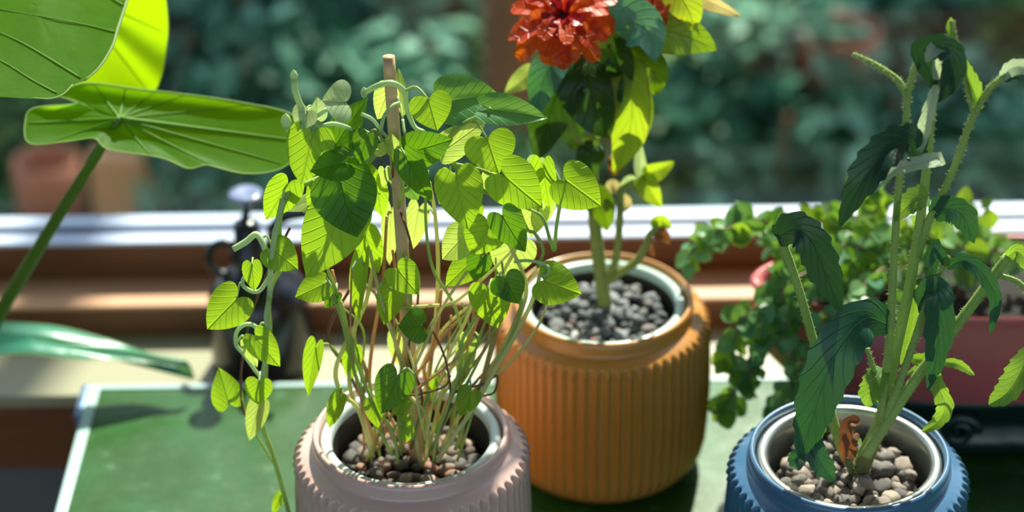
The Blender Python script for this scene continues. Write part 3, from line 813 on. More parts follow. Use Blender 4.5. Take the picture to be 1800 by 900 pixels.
# leaves: base px, tip px, width px, dy, tip dy, roll, material, fold
VL = [
 (607, 180, 566, 176, 76, .0, -.004, .3, 'vine_young', .3),
 (540, 196, 522, 228, 46, -.002, -.006, .4, 'vine_young', .3),
 (556, 206, 560, 172, 34, .004, .004, .5, 'vine_young', .4),
 (682, 160, 660, 213, 46, .03, .034, .3, 'vine_pale', .15),
 (701, 188, 704, 121, 32, .032, .04, .4, 'vine_pale', .15),
 (754, 176, 769, 230, 76, -.002, -.010, .0, 'vine', .12),
 (786, 178, 878, 164, 92, .022, .028, -.2, 'vine_teal', .35),
 (860, 192, 962, 203, 58, .012, .004, -.3, 'vine_teal', .45),
 (783, 262, 857, 211, 56, .008, .014, .3, 'vine_pale', .2),
 (858, 246, 877, 305, 92, .006, -.004, .05, 'vine', .15),
 (803, 312, 824, 405, 86, -.012, -.026, .0, 'vine', .12),
 (886, 308, 954, 366, 90, -.010, -.018, .1, 'vine', .12),
 (955, 290, 961, 372, 46, .008, .004, .5, 'vine', .3),
 (945, 282, 938, 320, 36, .014, .012, .3, 'vine_young', .3),
 (995, 317, 1060, 363, 86, -.004, -.006, -.1, 'vine', .12),
 (936, 358, 930, 421, 62, .016, .014, .2, 'vine_pale', .1),
 (884, 380, 923, 445, 62, -.018, -.026, .2, 'vine_dark', .2),
 (858, 398, 828, 450, 78, -.008, -.014, -.1, 'vine', .12),
 (816, 414, 773, 457, 62, .004, .006, .3, 'vine_pale', .2),
 (838, 452, 777, 504, 56, .006, .004, .3, 'vine', .2),
 (845, 452, 830, 495, 46, .0, -.004, .2, 'vine_dark', .2),
 (905, 428, 882, 492, 84, .024, .022, .0, 'vine_pale', .08),
 (920, 300, 900, 350, 60, .02, .02, .2, 'vine', .12),
 (957, 493, 1023, 517, 78, -.012, -.016, -.1, 'vine', .12),
 (889, 490, 912, 536, 60, -.014, -.02, .1, 'vine_dark', .12),
 (858, 508, 874, 582, 74, -.016, -.022, .1, 'vine', .12),
 (700, 474, 736, 519, 60, -.016, -.022, .2, 'vine', .15),
 (741, 572, 700, 573, 64, -.016, -.02, .1, 'vine_dark', .15),
 (690, 510, 672, 573, 50, -.004, -.008, .3, 'vine', .2),
 (640, 466, 620, 567, 36, -.008, -.014, .9, 'vine', .5),
 (642, 410, 663, 483, 52, .006, .0, .4, 'vine', .2),
 (604, 368, 536, 490, 112, -.014, -.03, .0, 'vine', .12),
 (600, 322, 628, 418, 118, -.010, -.026, .0, 'vine_dark', .1),  # leaf in shade, the shade put into the darker colour
 (548, 238, 528, 326, 86, -.006, -.016, .1, 'vine', .15),
 (606, 286, 545, 300, 62, -.014, -.02, .2, 'vine_dark', .2),
 (590, 254, 642, 170, 60, .002, .01, -.3, 'vine_dark', .35),
 (645, 240, 626, 292, 46, -.004, -.01, .2, 'vine_dark', .2),
 (608, 300, 655, 350, 70, .002, .002, .2, 'vine_dark', .2),
 (505, 324, 468, 391, 62, .0, -.004, -.3, 'vine', .3),
 (551, 352, 497, 367, 30, .012, .012, .7, 'vine_pale', .2),
 (480, 438, 524, 474, 64, -.006, -.012, .1, 'vine', .15),
 (443, 466, 447, 513, 36, -.008, -.012, .1, 'vine', .3),
 (416, 525, 362, 580, 78, -.010, -.016, .1, 'vine', .12),
 (450, 592, 492, 647, 52, -.012, -.018, .2, 'vine', .25),
 (436, 604, 450, 648, 26, -.008, -.012, .5, 'vine_pale', .3),
 (402, 706, 386, 648, 56, -.002, .002, .1, 'vine', .15),
 (455, 672, 452, 714, 50, -.014, -.018, .1, 'vine', .2),
 (456, 712, 436, 776, 40, -.014, -.02, .3, 'vine_pale', .25),
 (493, 872, 476, 905, 20, -.016, -.018, .4, 'vine', .3),
 (568, 500, 517, 523, 54, -.008, -.01, .1, 'vine', .15),
 (591, 516, 569, 542, 28, -.006, -.008, .2, 'vine_dark', .3),
 (555, 612, 537, 700, 34, -.012, -.016, .4, 'vine', .5),
 (622, 614, 612, 672, 36, -.004, -.006, .3, 'vine', .4),
 (597, 700, 575, 755, 32, -.020, -.024, .3, 'vine', .5),
 (698, 662, 668, 730, 68, -.026, -.034, .0, 'vine_dark', .1),
 (655, 708, 664, 755, 32, -.022, -.028, .2, 'vine', .3),
 (709, 702, 692, 731, 36, -.016, -.02, .3, 'vine', .2),
 (712, 732, 720, 756, 22, -.022, -.026, .3, 'vine', .3),
 (716, 752, 712, 780, 26, -.026, -.03, .1, 'vine', .2),
 (766, 666, 752, 706, 16, -.012, -.014, .6, 'vine', .5),
 (828, 690, 806, 732, 44, -.020, -.026, .2, 'vine', .25),
 (822, 604, 806, 682, 38, -.004, -.004, .4, 'vine_pale', .25),
 (696, 592, 698, 646, 30, .016, .014, .3, 'vine_pale', .3),
 (736, 369, 720, 444, 42, .026, .026, .3, 'vine_pale', .15),
 (688, 374, 680, 472, 36, .028, .028, .3, 'vine_pale', .15),
 (724, 266, 794, 247, 68, .0, -.006, .2, 'vine_dark', .2),
 (714, 276, 758, 362, 50, -.010, -.018, .3, 'vine_dark', .3),
 (680, 268, 690, 238, 44, .002, .0, .5, 'vine_pale', .2),
 (664, 326, 669, 386, 36, .016, .012, .3, 'vine', .2),
 (720, 330, 735, 353, 30, .012, .01, .2, 'vine_teal', .2),
 (676, 300, 672, 330, 24, .01, .01, .3, 'vine_pale', .2),
 (862, 306, 856, 345, 30, .012, .01, .2, 'vine_pale', .2),
 (960, 340, 952, 402, 40, .022, .02, .3, 'vine_pale', .2),
 (790, 310, 770, 360, 40, .014, .01, .3, 'vine_pale', .2),
 (832, 362, 818, 420, 40, .012, .01, .3, 'vine', .2),
 (640, 300, 668, 345, 40, .010, .006, .3, 'vine', .2),
 (560, 330, 545, 380, 40, .008, .006, .3, 'vine', .2),
]
for k, (bx, by, tx, ty, wp, dy, dyt, roll, m, fold) in enumerate(VL):
    b = V(bx, by, dy); t_ = V(tx, ty, dyt)
    lf = heart_leaf('leaf', b, t_, wp / ppm(b), MT[m], vine, roll, fold, 0.08 + 0.1 * R.random(), 0.24, k, 0.015)
    # stalk to the nearest stem
    best = min(anchors, key=lambda a: abs((a - b).length - 0.010) + (0.02 if a.z > b.z + 0.01 else 0))
    mid = b.lerp(best, 0.5) + Vector((0, 0.004, 0.004))
    if (best - b).length < 0.07:
        tube('leaf_stalk', [b, mid, best], [.0007, .0008, .0009], MT['tendril' if R.random() < .4 else 'stem_green'], lf, 5, 4)

# =================================================================== ZINNIA IN THE ORANGE POT
ZY = CO.y
def Zp(px, py, dy=0.0): return ony(px, py, ZY + dy)
zin = empty('zinnia', CO + Vector((0, 0, 0.129)), 'red-orange flowering zinnia with drooping leaves in the ochre orange pot', 'flower')
zs = [
 (.0052, [(1063, 535, 0), (1058, 500, 0), (1048, 420, .004), (1042, 340, .006), (1040, 260, .008), (1044, 180, .01), (1052, 110, .01), (1060, 60, .01)], [.0056, .0050, .0046, .004, .0034]),
 (.003, [(1058, 495, 0), (1078, 470, -.002), (1086, 430, -.002), (1090, 370, -.002), (1092, 335, 0), (1110, 322, 0), (1135, 312, 0)], [.0030, .0028, .0028, .0022]),
 (.003, [(1060, 500, 0), (1085, 482, -.004), (1118, 460, -.006), (1136, 432, -.006), (1142, 412, -.006), (1160, 398, -.004)], [.0034, .0032, .0028, .0018]),
 (.002, [(1052, 120, .01), (1030, 90, .004), (1005, 60, -.006), (990, 45, -.012)], [.0028, .0026, .0024]),
 (.002, [(1056, 90, .01), (1090, 70, .012), (1135, 30, .014), (1165, -5, .014)], [.0028, .0024, .002]),
 (.002, [(1060, 70, .01), (1072, 30, .008), (1082, -20, .006)], [.0028, .0026, .0024]),
 (.002, [(1042, 290, .006), (1030, 262, 0), (1006, 232, -.004), (1000, 215, -.008)], [.0026, .0024, .0024]),
]
for r, pts, rad in zs:
    tube('stem', [Zp(*q) for q in pts], rad, MT['zin_stem'], zin, 9, 7)
# leaves: path px, width px, material, profile, roll, fold, wave
ZL = [
 ([(1110, 62, .01), (1160, 52, .004), (1215, 66, 0), (1260, 88, -.002)], 84, 'zin_edge', 'ovate', .2, .15, .04),
 ([(1082, 60, -.002), (1110, 38, -.012), (1140, 58, -.018), (1155, 106, -.018)], 88, 'zin_teal_sheen', 'ovate', .1, .15, .06),
 ([(1176, -40, .0), (1195, -10, -.006), (1212, 20, -.01), (1222, 52, -.01)], 66, 'zin_light', 'ovate', .1, .2, .02),
 ([(1225, -6, .004), (1258, 8, .004), (1302, 29, .004)], 30, 'dried', 'ovate', .4, .3, .06),
 ([(992, 98, -.006), (965, 120, -.014), (950, 160, -.018), (942, 207, -.018)], 62, 'zin_teal_sheen', 'ovate', .1, .25, .05),
 ([(945, 130, .01), (922, 138, .01), (886, 166, .008)], 44, 'vine_pale', 'ovate', .3, .2, .04),
 ([(1015, 112, 0), (985, 150, -.012), (962, 215, -.018), (942, 284, -.016)], 94, 'zin_dark', 'ovate', .1, .2, .07),
 ([(1040, 96, .0), (1035, 140, -.014), (1050, 195, -.02), (1070, 240, -.02)], 120, 'zin_dark', 'ovate', .0, .15, .05),
 ([(1020, 96, .01), (1000, 150, .004), (1000, 210, .002), (1012, 262, .002)], 90, 'zin_dark', 'ovate', .2, .2, .06),
 ([(1085, 128, .0), (1103, 128, -.014), (1112, 190, -.020), (1102, 250, -.018), (1078, 306, -.014)], 64, 'zin_light', 'ribbon', .0, .25, .06),
 ([(1098, 150, .012), (1120, 180, .006), (1118, 230, .004), (1098, 280, .004)], 60, 'zin', 'ovate', .2, .2, .06),
 ([(1105, 98, .004), (1135, 108, -.004), (1152, 135, -.008), (1150, 168, -.010)], 66, 'zin', 'ovate', .2, .3, .06),
 ([(1060, 92, .0), (1080, 100, -.01), (1084, 150, -.012), (1072, 200, -.01)], 70, 'zin_dark', 'ovate', .2, .2, .06),
 ([(1038, 338, .0), (1052, 352, -.006), (1062, 376, -.008), (1068, 406, -.006)], 52, 'zin', 'ovate', .1, .3, .03),
 ([(1046, 250, .0), (1040, 268, -.008), (1036, 290, -.008), (1045, 318, -.004)], 50, 'zin_dark', 'ovate', .2, .3, .07),
 ([(1130, 306, .0), (1155, 300, -.002), (1186, 284, .0)], 36, 'zin_light', 'ovate', .3, .4, .03),
 ([(1130, 306, .0), (1140, 330, -.006), (1162, 365, -.006)], 44, 'zin_light', 'ovate', .2, .4, .02),
 ([(1130, 314, .0), (1124, 285, .0), (1126, 249, .002)], 24, 'vine_young', 'ovate', .2, .4, .02),
 ([(1088, 338, .0), (1076, 326, 0), (1068, 342, 0)], 22, 'dried', 'round', .2, .3, .08),
 ([(1092, 342, .0), (1100, 356, 0), (1090, 372, 0)], 24, 'dried', 'round', .2, .3, .08),
 ([(1094, 330, .0), (1108, 318, 0), (1122, 322, 0)], 22, 'vine_young', 'round', .2, .3, .08),
 ([(1074, 52, .0), (1062, 66, -.01), (1080, 88, -.012)], 44, 'zin_light', 'ovate', .3, .3, .04),
 ([(1066, 60, .0), (1058, 84, -.01), (1072, 104, -.01), (1100, 112, -.008)], 34, 'zin', 'ovate', .3, .3, .04),
 ([(1078, 30, .004), (1092, 12, .0), (1125, -6, -.004)], 44, 'zin', 'ovate', .2, .3, .04),
 ([(1070, 20, .004), (1080, -4, .0), (1098, -20, -.004)], 40, 'zin_light', 'ovate', .2, .3, .04),
 ([(1155, 400, .0), (1164, 388, -.002), (1180, 402, -.002)], 26, 'zin_light', 'ovate', .2, .4, .08),
 ([(1150, 408, .0), (1166, 412, -.004), (1176, 430, -.004)], 24, 'brown_dry', 'ovate', .2, .4, .1),
 ([(1144, 414, .0), (1140, 430, -.002), (1150, 452, -.002)], 18, 'brown_dry', 'ovate', .2, .4, .1),
 ([(1152, 404, .0), (1150, 388, .0), (1158, 378, .0)], 14, 'zin', 'ovate', .2, .4, .1),
 ([(1100, 190, -.006), (1122, 220, -.008), (1118, 262, -.008)], 34, 'zin_light', 'ovate', .3, .3, .08),
 ([(1042, 262, .0), (1022, 252, -.002), (1005, 262, -.002)], 26, 'zin_light', 'ovate', .4, .3, .08),
 ([(1090, 270, -.004), (1082, 288, -.010), (1078, 310, -.010)], 30, 'brown_dry', 'ovate', .2, .3, .1),
]
for k, (pts, wp, m, prof, roll, fold, wave) in enumerate(ZL):
    P3 = [Zp(*q) for q in pts]
    strip_leaf('leaf', P3, wp / ppm(P3[1]), MT[m], zin, roll, fold, prof, 0, 0, wave, k)
for (px, py, dy, r) in ((999, 214, -.010, .0062), (1006, 232, -.012, .0050), (1052, 238, -.016, .0026), (1048, 252, -.018, .0024)):
    c = Zp(px, py, dy)
    link('bud', lathe_mesh('bud', [(0.0003, -r), (r * .8, -r * .5), (r, .15 * r), (r * .7, r * .8), (r * .25, r * 1.3), (0.0003, r * 1.5)], 12, c, rad=lambda q, z, t: q * (1 + .12 * math.sin(5 * t))), MT['vine_pale'], zin)
def flower(center, facing, scale, rng):
    z = facing.normalized()
    x = z.orthogonal().normalized(); y = z.cross(x)
    disc = lathe_mesh('flower_head', [(0.0002, -.006), (.003, -.005), (.0055, -.002), (.006, .001), (.004, .003), (.0002, .004)], 16)
    disc.transform(Matrix.Translation(center) @ Matrix((x, y, z)).transposed().to_4x4() @ Matrix.Scale(scale, 4))
    hd = link('flower_head', disc, MT['disc'], zin)
    rings = [(13, .036, .0160, -.002, -.32, 'petal'), (11, .032, .0150, .000, -.08, 'petal'), (8, .025, .0125, .002, .16, 'petal'), (5, .018, .0110, .003, .45, 'petal_in'), (3, .013, .0090, .003, .85, 'petal_in')]
    for ri, (n, ln, wd, h, el, m) in enumerate(rings):
        for i in range(n):
            a = 2 * math.pi * (i + rng.uniform(-.25, .25)) / n + ri * 0.4
            d = x * math.cos(a) + y * math.sin(a)
            l_ = ln * scale * rng.uniform(.82, 1.15)
            e = el + rng.uniform(-.24, .24)
            p0 = center + z * h * scale + d * 0.0025
            p1 = p0 + (d * math.cos(e + .25) + z * math.sin(e + .25)) * l_ * .5
            p2 = p1 + (d * math.cos(e - .25) + z * math.sin(e - .25)) * l_ * .5
            strip_leaf('petal', [p0, p1, p2], wd * scale * rng.uniform(.9, 1.15), MT[m], hd, rng.uniform(-.25, .25), .35 if ri > 1 else .22, 'petal', 0, 0, .05, i + ri * 20, 5, 3, hint=z)
fc = Zp(990, 30, -.018)
flower(fc, (CAM - fc).normalized() * 0.75 + Vector((-.10, 0.0, .62)), 1.02, random.Random(21))
fc2 = Zp(1168, -26, .014)
flower(fc2, Vector((.1, -.4, .9)), 0.8, random.Random(22))

# =================================================================== BRISTLY PLANT IN THE BLUE POT
BY = CB.y
def Bp(px, py, dy=0.0): return ony(px, py, BY + dy)
bri = empty('bristly_stemmed_plant', CB + Vector((0, 0, 0.121)), 'tall bristly-stemmed plant with dark toothed leaves in the blue pot', 'plant')
bs = [
 ([(1505, 852, .0), (1520, 800, .0), (1548, 740, .0), (1560, 680, .0), (1578, 600, .002), (1596, 520, .004), (1610, 440, .004), (1624, 340, .006), (1634, 240, .008), (1641, 170, .008), (1648, 110, .008)], [.0062, .0058, .0050, .0044, .0040, .0036, .0030, .0026], 1),
 ([(1548, 750, -.004), (1560, 640, -.006), (1567, 540, -.006), (1573, 430, -.004), (1580, 330, -.002), (1592, 220, .0), (1597, 160, .0), (1614, 104, .0)], [.0036, .0032, .0030, .0026, .0024], 1),
 ([(1592, 165, .0), (1576, 140, .0), (1540, 115, -.002), (1500, 95, -.004)], [.0024, .0026, .0022, .0014], 1),
 ([(1484, 800, .01), (1470, 760, .01), (1452, 690, .01), (1430, 600, .012), (1400, 495, .014), (1368, 405, .016)], [.0044, .0040, .0036, .0034, .0032], 1),
 ([(1522, 800, -.006), (1560, 740, -.006), (1610, 665, -.004), (1668, 590, .0), (1722, 518, .004), (1772, 450, .008)], [.0048, .0046, .0044, .0042, .0040], 1),
 ([(1556, 735, -.006), (1578, 680, -.01), (1600, 620, -.01), (1625, 545, -.008), (1645, 490, -.006), (1662, 462, -.006)], [.0032, .003, .0028, .0024], 1),
 ([(1612, 450, .004), (1632, 390, .002), (1655, 345, .0), (1685, 275, .0), (1706, 215, .0), (1738, 158, .0), (1766, 134, .0)], [.0034, .003, .0028, .0026, .0024], 1),
 ([(1712, 205, .0), (1700, 150, -.002), (1686, 95, -.002), (1678, 70, -.002), (1672, 36, -.002)], [.0020, .0018, .0022, .0014], 1),
 ([(1552, 690, -.004), (1540, 660, -.006), (1524, 612, -.008)], [.0024, .0022, .0016], 1),
 ([(1750, 482, .006), (1795, 500, .004), (1818, 550, .002), (1812, 610, .0)], [.0022, .0020, .0016], 1),
 ([(1505, 850, .0), (1495, 820, -.004), (1480, 790, -.006)], [.0044, .0036, .0028], 0),
]
bv, bf = [], []
for k, (pts, rad, br) in enumerate(bs):
    P3 = [Bp(*q) for q in pts]
    rad = [q * 0.80 for q in rad]
    tube('stem', P3, rad, MT['th_stem'] if br else MT['th_base'], bri, 14, 7, 0.07)
    sp_ = spline(P3, 14)
    nb = len(sp_)
    for i in range(6 if k else 40, nb):
        f = i / nb * (len(rad) - 1); kk = min(int(f), len(rad) - 2)
        r = rad[kk] + (rad[kk + 1] - rad[kk]) * (f - kk)
        tt = (sp_[i] - sp_[i - 1]).normalized()
        for q in range(5):
            a = R.random() * 6.283
            o_ = tt.orthogonal().normalized(); o_ = Matrix.Rotation(a, 3, tt) @ o_
            p = sp_[i].lerp(sp_[i - 1], R.random()) + o_ * r * 0.9
            s_ = tt.cross(o_) * 0.00030
            b0 = len(bv)
            bv += [p + s_, p - s_, p + tt * 0.0003, p + o_ * R.uniform(.0014, .0027) + tt * R.uniform(-.0004, .0006)]
            bf += [(b0, b0 + 1, b0 + 3), (b0 + 1, b0 + 2, b0 + 3), (b0 + 2, b0, b0 + 3)]
o_ = link('bristles', mesh('bristles', bv, bf), MT['bristle'], bri, False); o_['kind'] = 'stuff'
tube('woody_base', [Bp(*q) for q in ((1503, 862, -.002), (1512, 830, -.002), (1530, 790, -.002), (1545, 755, -.001))], [.0062, .0060, .0052, .0038], MT['th_base'], bri, 10, 6, .08)
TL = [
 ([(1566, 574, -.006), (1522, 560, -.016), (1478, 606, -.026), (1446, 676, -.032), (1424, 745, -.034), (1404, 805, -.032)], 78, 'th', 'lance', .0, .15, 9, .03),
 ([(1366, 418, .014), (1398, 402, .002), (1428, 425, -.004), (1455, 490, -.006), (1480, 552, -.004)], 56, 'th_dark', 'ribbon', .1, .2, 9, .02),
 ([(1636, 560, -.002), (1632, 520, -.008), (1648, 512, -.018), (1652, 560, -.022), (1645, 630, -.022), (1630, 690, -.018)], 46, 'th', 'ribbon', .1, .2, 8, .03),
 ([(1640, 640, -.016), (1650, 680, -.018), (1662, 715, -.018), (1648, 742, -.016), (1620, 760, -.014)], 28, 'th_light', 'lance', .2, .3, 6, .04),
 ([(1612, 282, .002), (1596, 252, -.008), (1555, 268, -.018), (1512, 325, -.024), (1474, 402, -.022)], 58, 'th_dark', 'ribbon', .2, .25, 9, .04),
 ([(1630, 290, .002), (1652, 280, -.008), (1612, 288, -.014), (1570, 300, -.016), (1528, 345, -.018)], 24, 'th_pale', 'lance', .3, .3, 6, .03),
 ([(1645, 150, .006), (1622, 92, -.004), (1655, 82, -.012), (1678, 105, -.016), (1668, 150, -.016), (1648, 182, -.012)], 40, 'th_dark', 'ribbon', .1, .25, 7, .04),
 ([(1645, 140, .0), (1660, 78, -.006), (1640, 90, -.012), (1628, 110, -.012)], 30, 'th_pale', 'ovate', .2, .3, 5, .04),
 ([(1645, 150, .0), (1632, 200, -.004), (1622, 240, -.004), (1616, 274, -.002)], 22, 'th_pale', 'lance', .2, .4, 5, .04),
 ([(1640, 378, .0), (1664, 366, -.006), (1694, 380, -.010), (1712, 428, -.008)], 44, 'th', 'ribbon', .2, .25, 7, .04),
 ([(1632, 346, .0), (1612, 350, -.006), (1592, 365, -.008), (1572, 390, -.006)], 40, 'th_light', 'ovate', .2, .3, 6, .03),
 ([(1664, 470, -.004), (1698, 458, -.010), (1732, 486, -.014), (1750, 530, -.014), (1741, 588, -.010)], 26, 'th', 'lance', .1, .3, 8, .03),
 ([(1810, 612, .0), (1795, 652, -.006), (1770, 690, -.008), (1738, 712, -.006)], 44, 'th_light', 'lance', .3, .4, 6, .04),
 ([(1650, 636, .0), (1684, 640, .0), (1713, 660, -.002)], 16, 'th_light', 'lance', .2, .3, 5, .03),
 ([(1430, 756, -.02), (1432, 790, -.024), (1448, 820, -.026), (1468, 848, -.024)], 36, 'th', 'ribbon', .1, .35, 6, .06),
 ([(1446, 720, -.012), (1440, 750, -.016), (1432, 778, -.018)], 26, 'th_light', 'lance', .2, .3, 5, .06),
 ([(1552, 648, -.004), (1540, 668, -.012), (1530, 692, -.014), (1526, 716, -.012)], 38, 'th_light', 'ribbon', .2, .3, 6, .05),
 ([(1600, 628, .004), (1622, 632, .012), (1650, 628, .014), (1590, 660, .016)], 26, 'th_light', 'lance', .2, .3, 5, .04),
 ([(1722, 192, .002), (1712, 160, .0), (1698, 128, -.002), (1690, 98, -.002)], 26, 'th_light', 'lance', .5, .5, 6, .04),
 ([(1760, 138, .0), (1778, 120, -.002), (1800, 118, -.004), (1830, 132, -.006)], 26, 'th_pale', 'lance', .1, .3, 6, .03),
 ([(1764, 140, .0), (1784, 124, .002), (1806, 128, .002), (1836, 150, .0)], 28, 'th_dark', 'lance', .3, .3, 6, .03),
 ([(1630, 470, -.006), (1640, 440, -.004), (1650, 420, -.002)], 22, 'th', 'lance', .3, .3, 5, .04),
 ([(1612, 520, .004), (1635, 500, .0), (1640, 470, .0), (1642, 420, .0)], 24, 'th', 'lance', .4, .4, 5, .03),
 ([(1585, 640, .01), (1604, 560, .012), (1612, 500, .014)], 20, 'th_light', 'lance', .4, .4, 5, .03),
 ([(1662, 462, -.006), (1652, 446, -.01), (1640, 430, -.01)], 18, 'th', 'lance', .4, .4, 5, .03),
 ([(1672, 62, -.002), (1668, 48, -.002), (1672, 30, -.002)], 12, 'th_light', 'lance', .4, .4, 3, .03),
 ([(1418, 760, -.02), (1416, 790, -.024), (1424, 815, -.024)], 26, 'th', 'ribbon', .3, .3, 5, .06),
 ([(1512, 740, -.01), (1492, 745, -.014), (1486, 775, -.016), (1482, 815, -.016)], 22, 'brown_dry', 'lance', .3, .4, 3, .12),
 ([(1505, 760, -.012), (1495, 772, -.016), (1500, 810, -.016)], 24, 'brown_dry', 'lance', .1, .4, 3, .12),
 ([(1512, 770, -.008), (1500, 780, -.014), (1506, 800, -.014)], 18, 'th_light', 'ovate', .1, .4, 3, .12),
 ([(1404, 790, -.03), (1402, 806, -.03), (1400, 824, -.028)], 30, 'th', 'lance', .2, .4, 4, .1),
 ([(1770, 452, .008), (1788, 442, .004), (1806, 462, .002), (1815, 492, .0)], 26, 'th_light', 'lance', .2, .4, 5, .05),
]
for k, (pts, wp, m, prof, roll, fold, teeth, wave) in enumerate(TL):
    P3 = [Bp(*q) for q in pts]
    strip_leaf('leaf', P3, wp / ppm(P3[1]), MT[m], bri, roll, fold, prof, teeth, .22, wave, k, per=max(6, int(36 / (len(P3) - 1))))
c = Bp(1662, 458, -.006)
link('bud', lathe_mesh('bud', [(0.0003, -.004), (.003, -.0025), (.0036, 0), (.003, .003), (.0003, .0045)], 14, c, rad=lambda q, z, t: q * (1 + .15 * math.sin(6 * t))), MT['th_light'], bri)

# =================================================================== ELEPHANT EAR AT THE LEFT
ear_base = Vector((-0.585, 0.062, ZS))
ep = empty('nursery_pot', (ear_base.x, ear_base.y, ZS + 0.001), 'small dark pot on the sill that holds the elephant ear plant', 'plant pot')
link('body', lathe_mesh('body', [(.001, 0), (.030, 0), (.033, .002), (.041, .075), (.044, .076), (.044, .088), (.041, .088), (.039, .078), (.036, .06)], 32, ear_base + Vector((0, 0, .001))), MT['black'], ep)
so = link('soil', lathe_mesh('soil', [(.0385, .070), (.02, .074), (.0005, .073)], 24, ear_base + Vector((0, 0, .001))), MT['soil'], ep)
ear = empty('elephant_ear_plant', ear_base + Vector((0, 0, .074)), 'elephant ear plant with huge glossy green leaves by the window', 'plant')
crown = ear_base + Vector((0, 0, .07))
def ear_leaf(att, outline, dys, Y0, mat, bulge=0.02, veins=(), vlines=(), tilt=0.0, rim=True, name='leaf', rings=9, wav=0.0):
    """att: stalk point (px,py,dy); outline: px points around it; dys: depth offset of each outline point"""
    A = ony(att[0], att[1], Y0 + att[2])
    if dys is None: dys = [att[2] + (att[1] - y) * tilt for x, y in outline]
    O = [ony(x, y, Y0 + d) for (x, y), d in zip(outline, dys)]
    O = O + [O[0]]
    S = spline(O, 5)[:-1]
    n = len(S)
    view = (CAM - A).normalized()
    vs_, uv, fs = [A], [(0.5, 0.0)], []
    for j in range(1, rings + 1):
        f = j / rings
        for i, p in enumerate(S):
            q = A.lerp(p, f)
            q = q - view * bulge * math.sin(math.pi * f) * 0.6 + view * wav * math.sin(i * 0.9) * f * f
            vs_.append(q)
            uv.append((0.25, f))
    for i in range(n):
        fs.append((0, 1 + i, 1 + (i + 1) % n))
    for j in range(rings - 1):
        for i in range(n):
            a = 1 + j * n + i; b = 1 + j * n + (i + 1) % n
            fs.append((a, a + n, b + n, b))
    lf = link(name, mesh(name, vs_, fs, uv), mat, ear)
    if rim:
        ring = [vs_[1 + (rings - 1) * n + i] for i in range(n)]
        ring.append(ring[0])
        v, f_, u = tube_data(ring, [.00045, .00045], 5)
        link('leaf_rim', mesh('leaf_rim', v, f_, u), MT['ear_rim'], lf)
    def along(i, f):
        q = A.lerp(S[i % n], f)
        return q - view * bulge * math.sin(math.pi * f) * 0.6 + view * 0.0006
    def proj(p):
        d = p - CAM
        return Vector((900 + FPX * d.dot(RT) / d.dot(fw), 450 - FPX * d.dot(UP) / d.dot(fw)))
    PA = proj(A); PS = [proj(p) - PA for p in S]
    for pts, r0, m in vlines:
        P3 = []
        for (x, y) in pts:
            d = Vector((x, y)) - PA
            i = max(range(n), key=lambda k: PS[k].normalized().dot(d.normalized()))
            P3.append(along(i, min(0.995, d.length / PS[i].length)))
        tube('vein', P3, [r0, r0 * .8, r0 * .5], MT[m], lf, 6, 6)
    for (x, y, r0) in veins:
        t_ = ony(x, y, Y0)
        i = min(range(n), key=lambda k: (lambda d: d.length)(Vector(((S[k] - A).dot(RT), (S[k] - A).dot(UP))).normalized() - Vector(((t_ - A).dot(RT), (t_ - A).dot(UP))).normalized()))
        tube('vein', [along(i, f) for f in (0.0, .2, .4, .6, .8, .96)], [r0, r0 * .8, r0 * .55, r0 * .3], MT['ear_vein'], lf, 6, 4)
    return lf
EY = -0.14
# middle leaf
ear_leaf((210, 208, 0), [(100, 168), (148, 146), (240, 156), (330, 166), (430, 181), (515, 202), (545, 250), (505, 290), (470, 303), (430, 305), (395, 298), (362, 290), (330, 296), (282, 277), (190, 262), (166, 243), (120, 248), (52, 252), (44, 216), (60, 190), (135, 182)],
         None, EY, MT['ear'], .010, tilt=.00042,
         veins=((545, 250, .0018), (505, 292, .0009), (395, 300, .0009), (282, 278, .0009), (150, 148, .0010), (212, 150, .0010), (258, 158, .0009), (320, 165, .0009), (48, 216, .0011), (100, 250, .0008), (430, 182, .0008)))
tube('leaf_stalk', [ony(211, 207, EY - .001), ony(165, 280, EY + .004), ony(90, 400, EY + .02), ony(0, 548, EY + .06), ony(-90, 690, EY + .12), crown], [.0030, .0038, .0046, .0056, .0066, .0075], MT['ear_stem'], ear, 12, 7)
# front half of the big top leaf
ear_leaf((60, 10, .01), [(150, 142), (176, 118), (198, 82), (208, 50), (224, 0), (232, -60), (200, -150), (90, -220), (-60, -230), (-170, -160), (-210, -40), (-170, 80), (-90, 150), (-40, 166), (30, 172), (90, 174), (112, 166), (128, 150)],
         None, EY - .02, MT['ear'], .006, tilt=.00052, rim=False,
         vlines=(([(226, -30), (224, 0), (208, 50), (198, 82), (176, 118), (150, 142)], .0013, 'ear_rim'), ([(202, 56), (150, 44), (80, 30), (0, 14), (-80, 0)], .0006, 'ear_vein'), ([(140, 138), (90, 106), (40, 78), (0, 60), (-80, 30)], .0007, 'ear_vein'),
                 ([(100, 164), (60, 142), (0, 108), (-70, 80)], .0006, 'ear_vein'), ([(222, 6), (160, -20), (60, -60)], .0007, 'ear_vein'), ([(128, 152), (112, 166), (90, 173), (60, 172)], .0006, 'ear_rim')))
tube('leaf_stalk', [ony(60, 42, EY + .0), ony(-60, 120, EY + .03), ony(-170, 350, EY + .08), ony(-200, 600, EY + .14), crown], [.003, .004, .005, .006, .007], MT['ear_stem'], ear, 12, 7)
